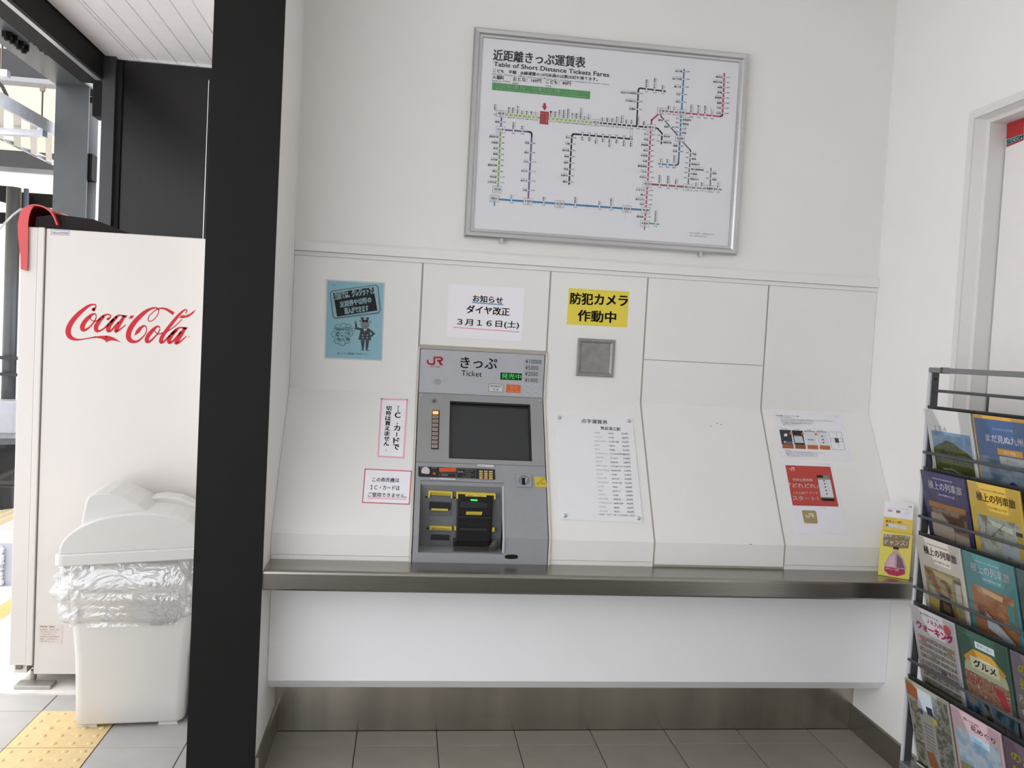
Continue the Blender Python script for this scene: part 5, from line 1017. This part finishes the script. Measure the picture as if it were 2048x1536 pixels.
gird('flange', c0 - .005, c1 + .004, -1.0, 2.15, 2.84, 2.856, grey_m, b1)
gird('flange_light', -1.235, -1.205, -1.5, 1.45, 2.748, 2.756, alu_m, b1)
gird('channel', -1.34, -1.215, -1.5, 1.55, 2.756, 2.80, black_m, b1); gird('web', -1.215, -1.187, -1.5, 1.459, 2.70 + .05, 3.1, black_m, b1)
for u, v in ((14, 75), (25, 82), (38, 93), (48, 101), (62, 78), (72, 85), (84, 97), (94, 104)):
    q = hit(u, v, Vector((0, 0, 1)), 2.815); x, y = q.x, q.y
    MB().tube([(x, y, 2.84), (x, y, 2.815)], .024, 6).tube([(x, y, 2.815), (x, y, 2.802)], .013, 8).go('bolt', black_m, b1)
gird('clamp', -1.30, -1.22, 1.60, 1.70, 2.60, 2.86, black_m, b1)
cf = struct(MB().box(gp(4, 40, 340).x, gp(4, 44, 340).x + .02, 3.6, 3.61, 0, .01).go('floor_joint', grout))
# dark cross girders
def crossb(name, Y, pa, pb, m, d=.18, par=None):     # bottom/top edge measured at two places
    (x0, t0_, bt0), (x1, t1_, bt1) = pa, pb
    A1, B1, C1, D1 = gp(Y, x0, bt0), gp(Y, x1, bt1), gp(Y, x1, t1_), gp(Y, x0, t0_)
    zt = (C1.z + D1.z) / 2; zb = (A1.z + B1.z) / 2; xa = A1.x; xb = B1.x
    return MB().box(xa, xb, Y, Y + d, zb, zt).go(name, m, par)
g1 = struct(crossb('beam_cross', 4.2, (-160, 290, 321), (230, 313, 349), dark_m, .2))
gU = struct(crossb('beam_cross', 2.75, (-160, 84, 142), (112, 104, 158), dark_m, .1)); crossb('flange', 2.72, (-160, 142, 151), (230, 165, 174), mat('flange_pale', (150, 150, 152), .4, .3), .12, gU)
purl = crossb('purlin', 4.6, (-160, 322, 332), (230, 349, 357), mat('purlin', (176, 176, 190), .4, .3), .05, g1)
g2 = struct(crossb('beam_cross', 7.5, (15, 384, 409), (230, 396, 424), black_m, .3))
crossb('gutter', 7.4, (60, 414, 422), (230, 425, 432), mat('gutter_white', (226, 226, 228), .4), .08, g2); crossb('low_beam', 7.6, (-60, 424, 446), (230, 436, 458), black_m, .1, g2)
def arc_b():
    a = [gp(7.3, u, v) for u, v in ((-60, 340), (0, 362), (22, 375), (36, 384), (50, 388), (50, 412), (34, 412), (20, 408), (0, 402), (-60, 384))]
    return MB().hexa(a, [q + Vector((0, .25, 0)) for q in a]).go('haunch', black_m, g2)
arc_b()
lampf = crossb('ceiling_tube_lamp', 5.6, (-120, 340, 362), (200, 356, 378), mat('lamp_white', (255, 252, 246), .4, emit=.9), .12); lampf.name = 'tube_lamp'
tag(lampf, 'long white fluorescent lamp strip under the yellow canopy roof', 'lamp'); MB().box(*[lampf.data.vertices[0].co.x, lampf.data.vertices[0].co.x + 2.6], 5.59, 5.6, 0, 0.001)
zl = sum(v.co.z for v in lampf.data.vertices) / 8; xl = [v.co.x for v in lampf.data.vertices]
MB().box(min(xl), max(xl), 5.585, 5.6, zl - .004, zl + .002).go('lamp_seam', mat('seam', (200, 196, 190), .5), lampf); MB().box(min(xl), max(xl), 5.60, 5.74, zl + .05, zl + .075).go('housing', white_plastic, lampf)
# roof of ribbed sheets, cream yellow; emission stands in for daylight through them
rf_m = mat('roof_cream_glow', (250, 236, 204), .6, var=.05, scale=2, emit=.3)
roof = struct(MB().box(-9, -.6, 2.6, 2.62, 3.75, 3.78).go('roof_edge', dark_m)); roof.name = 'roof'
nr = 0
for i in range(52):
    y = 2.62 + i * .2; z = 3.70 - .02 * i * .2
    MB().prism([(y, z), (y + .05, z + .035), (y + .10, z + .035), (y + .15, z), (y + .2, z), (y + .2, z + .006), (y + .15, z + .006), (y + .1, z + .041), (y + .05, z + .041), (y, z + .006)], -9, -.6).go('roof_rib', rf_m, roof)
# cable ladder hung from rods
trn = thing('cable_ladder', 'silver cable ladder hanging on thin rods under the canopy', 'cable ladder', tuple(gp(2.9, 60, 240)))
def lad(px): return [gp(y_, u, v) for y_, u, v in px]
LA = [(2.2, -60, 158), (3.3, 112, 258)]; LB = [(2.2, -60, 232), (3.3, 112, 329)]
a0, a1 = gp(2.2, -60, 168), gp(3.1, 118, 268); b0, b1_ = gp(2.2, -60, 236), gp(3.1, 118, 330)
galv = mat('galvanised', (200, 204, 212), .35, .6, var=.08)
def bar3(a, b, h, w, name, m, par):
    d = (b - a).normalized(); s_ = d.cross(Vector((0, 0, 1))).normalized() * w / 2; up = Vector((0, 0, h / 2))
    return MB().hexa([a - s_ - up, a + s_ - up, a + s_ + up, a - s_ + up], [b - s_ - up, b + s_ - up, b + s_ + up, b - s_ + up]).go(name, m, par)
e0 = gp(1.9, -30, 205); e1 = gp(3.4, 112, 285)
zl_ = 2.62
def zp(u, v, z): return hit(u, v, Vector((0, 0, 1)), z)
r0, r1 = zp(-60, 165, zl_), zp(112, 262, zl_); q0, q1 = zp(-60, 245, zl_), zp(112, 328, zl_)
bar3(r0, r1, .07, .02, 'side_rail', galv, trn); bar3(q0, q1, .03, .02, 'side_rail', galv, trn)
for i in range(5):
    t = (i + .5) / 5; u_a = r0.lerp(r1, t); u_b = q0.lerp(q1, t); MB().hexa([u_a + Vector((0, -.05, -.015)), u_a + Vector((0, .05, -.015)), u_a + Vector((0, .05, .01)), u_a + Vector((0, -.05, .01))], [u_b + Vector((0, -.05, -.015)), u_b + Vector((0, .05, -.015)), u_b + Vector((0, .05, .01)), u_b + Vector((0, -.05, .01))]).go('rung', mat('rung_cream', (206, 200, 188), .45, .3), trn)
h0 = zp(90, 268, zl_ - .05); h1 = zp(-30, 262, zl_ - .05); bar3(h0, h1, .035, .05, 'hanger_bar', galv, trn)
for h_, top_ in ((h0 + Vector((-.02, 0, 0)), 2.845), (zp(3, 150, 2.75), 3.1)):
    MB().tube([h_, (h_.x, h_.y, top_)], .006, 6).go('rod', mat('rod_metal', (130, 120, 108), .4, .6), trn); MB().box(h_.x - .012, h_.x + .012, h_.y - .01, h_.y + .01, top_ - .035, top_).go('rod_clip', mat('rod_metal', (130, 120, 108), .4, .6), trn)
hb = zp(3, 150, 2.75); MB().box(hb.x - .09, hb.x + .035, hb.y - .02, hb.y + .02, 2.74, 2.775).go('hanger_end', galv, trn)
MB().tube([zp(-20, 150, 2.7), zp(4, 172, 2.68), zp(13, 190, 2.66), zp(15, 215, 2.62)], .010, 8).go('cable', mat('cable_grey', (90, 88, 86), .5), trn)
# far column, wire, hedge of platform things on the left
Yf = 4.5
fx0, fx1 = gp(Yf, 8, 600).x, gp(Yf, 36, 600).x
fc = struct(MB().tube([((fx0 + fx1) / 2, Yf, 0), ((fx0 + fx1) / 2, Yf, 2.62)], (fx1 - fx0) / 2, 16).go('column_round', grey_m, smooth=True))
MB().tube([((fx0 + fx1) / 2 + .09, Yf + .02, .0), ((fx0 + fx1) / 2 + .09, Yf + .02, 2.62)], .022, 8).go('drain_pipe', mat('pipe_blue', (70, 76, 96), .4), fc)
for z in (1.16, 1.02): MB().box(fx0 - .3, fx1 + .22, Yf - .10, Yf - .07, z, z + .028).go('sign_rail', blk, fc)
bx = tag(MB().box(gp(4.3, -60, 830).x, gp(4.3, 33, 830).x, 4.25, 4.5, .55, .82).go('utility_box', mat('box_grey', (176, 178, 184), .4), None, bevel=.01), 'pale grey box fixed at the foot of the round column', 'box')
struct(MB().box(gp(4.3, -60, 830).x, gp(4.3, 33, 830).x, 4.27, 4.48, 0, .549).go('plinth', mat('plinth_grey', (150, 152, 158), .6)))
tub = tag(MB().tube([(gp(3.9, 8, 890).x, 3.9, .30), (gp(3.9, 8, 890).x, 3.9, .50)], [.17, .20], 20).tube([(gp(3.9, 8, 890).x, 3.9, .50), (gp(3.9, 8, 890).x, 3.9, .53)], .21, 20).tube([(gp(3.9, 8, 890).x, 3.9, 0), (gp(3.9, 8, 890).x, 3.9, .30)], [.1, .08], 10).go('planter_bowl', blk), 'round black bowl on a short stand left of the vending machine', 'bowl')
hr = thing('low_rail', 'black tubular low rail crossing the bright platform', 'rail', tuple(Vector((gp(3.2, 10, 962).x, 3.2, 0))))
ra_, rb_ = gp(3.2, -90, 966), gp(3.2, 60, 969); MB().tube([ra_, rb_], .022, 8).go('bar', blk, hr); MB().tube([gp(3.2, -60, 985) + Vector((0, .0, 0)), gp(3.6, 60, 926)], .020, 8).go('brace', blk, hr)
for q in (ra_, rb_): MB().tube([(q.x, q.y, .002), (q.x, q.y, q.z)], .018, 8).go('leg', blk, hr)
kx1 = gp(1.78, 27, 1100).x
kb_ = tag(MB().box(-3.2, kx1, 1.78, 1.93, .001, .24).go('concrete_block', mat('block_grey', (178, 180, 190), .7, var=.05)), 'low grey concrete block with a rough edge beside the yellow guide strips', 'block')
rp_ = []
for i in range(30): rp_.append((gp(1.76, 3, 1070).x + random.uniform(-.006, .006), 1.765, .005 + i * .0075))
MB().tube(rp_, [.013 + random.uniform(-.004, .004) for _ in rp_], 7).go('rough_edge', mat('rope_white', (206, 206, 206), .8, bump=.5, bscale=200), kb_)
wv = tag(MB().tube([gp(1.2, -10, 470), gp(1.15, 6, 450), gp(1.1, 26, 430), gp(1.1, 42, 418)], .005, 6).go('cable', mat('cable_pale', (170, 172, 172), .5)), 'thin pale cable running to the top of the vending machine', 'cable'); 
pw_ = struct(MB().box(gp(9, -60, 500).x, gp(9, 58, 560).x, 9, 9.05, .9, 1.62).go('fence_panel', mat('far_white', (232, 234, 240), .6)))
finish_prints()
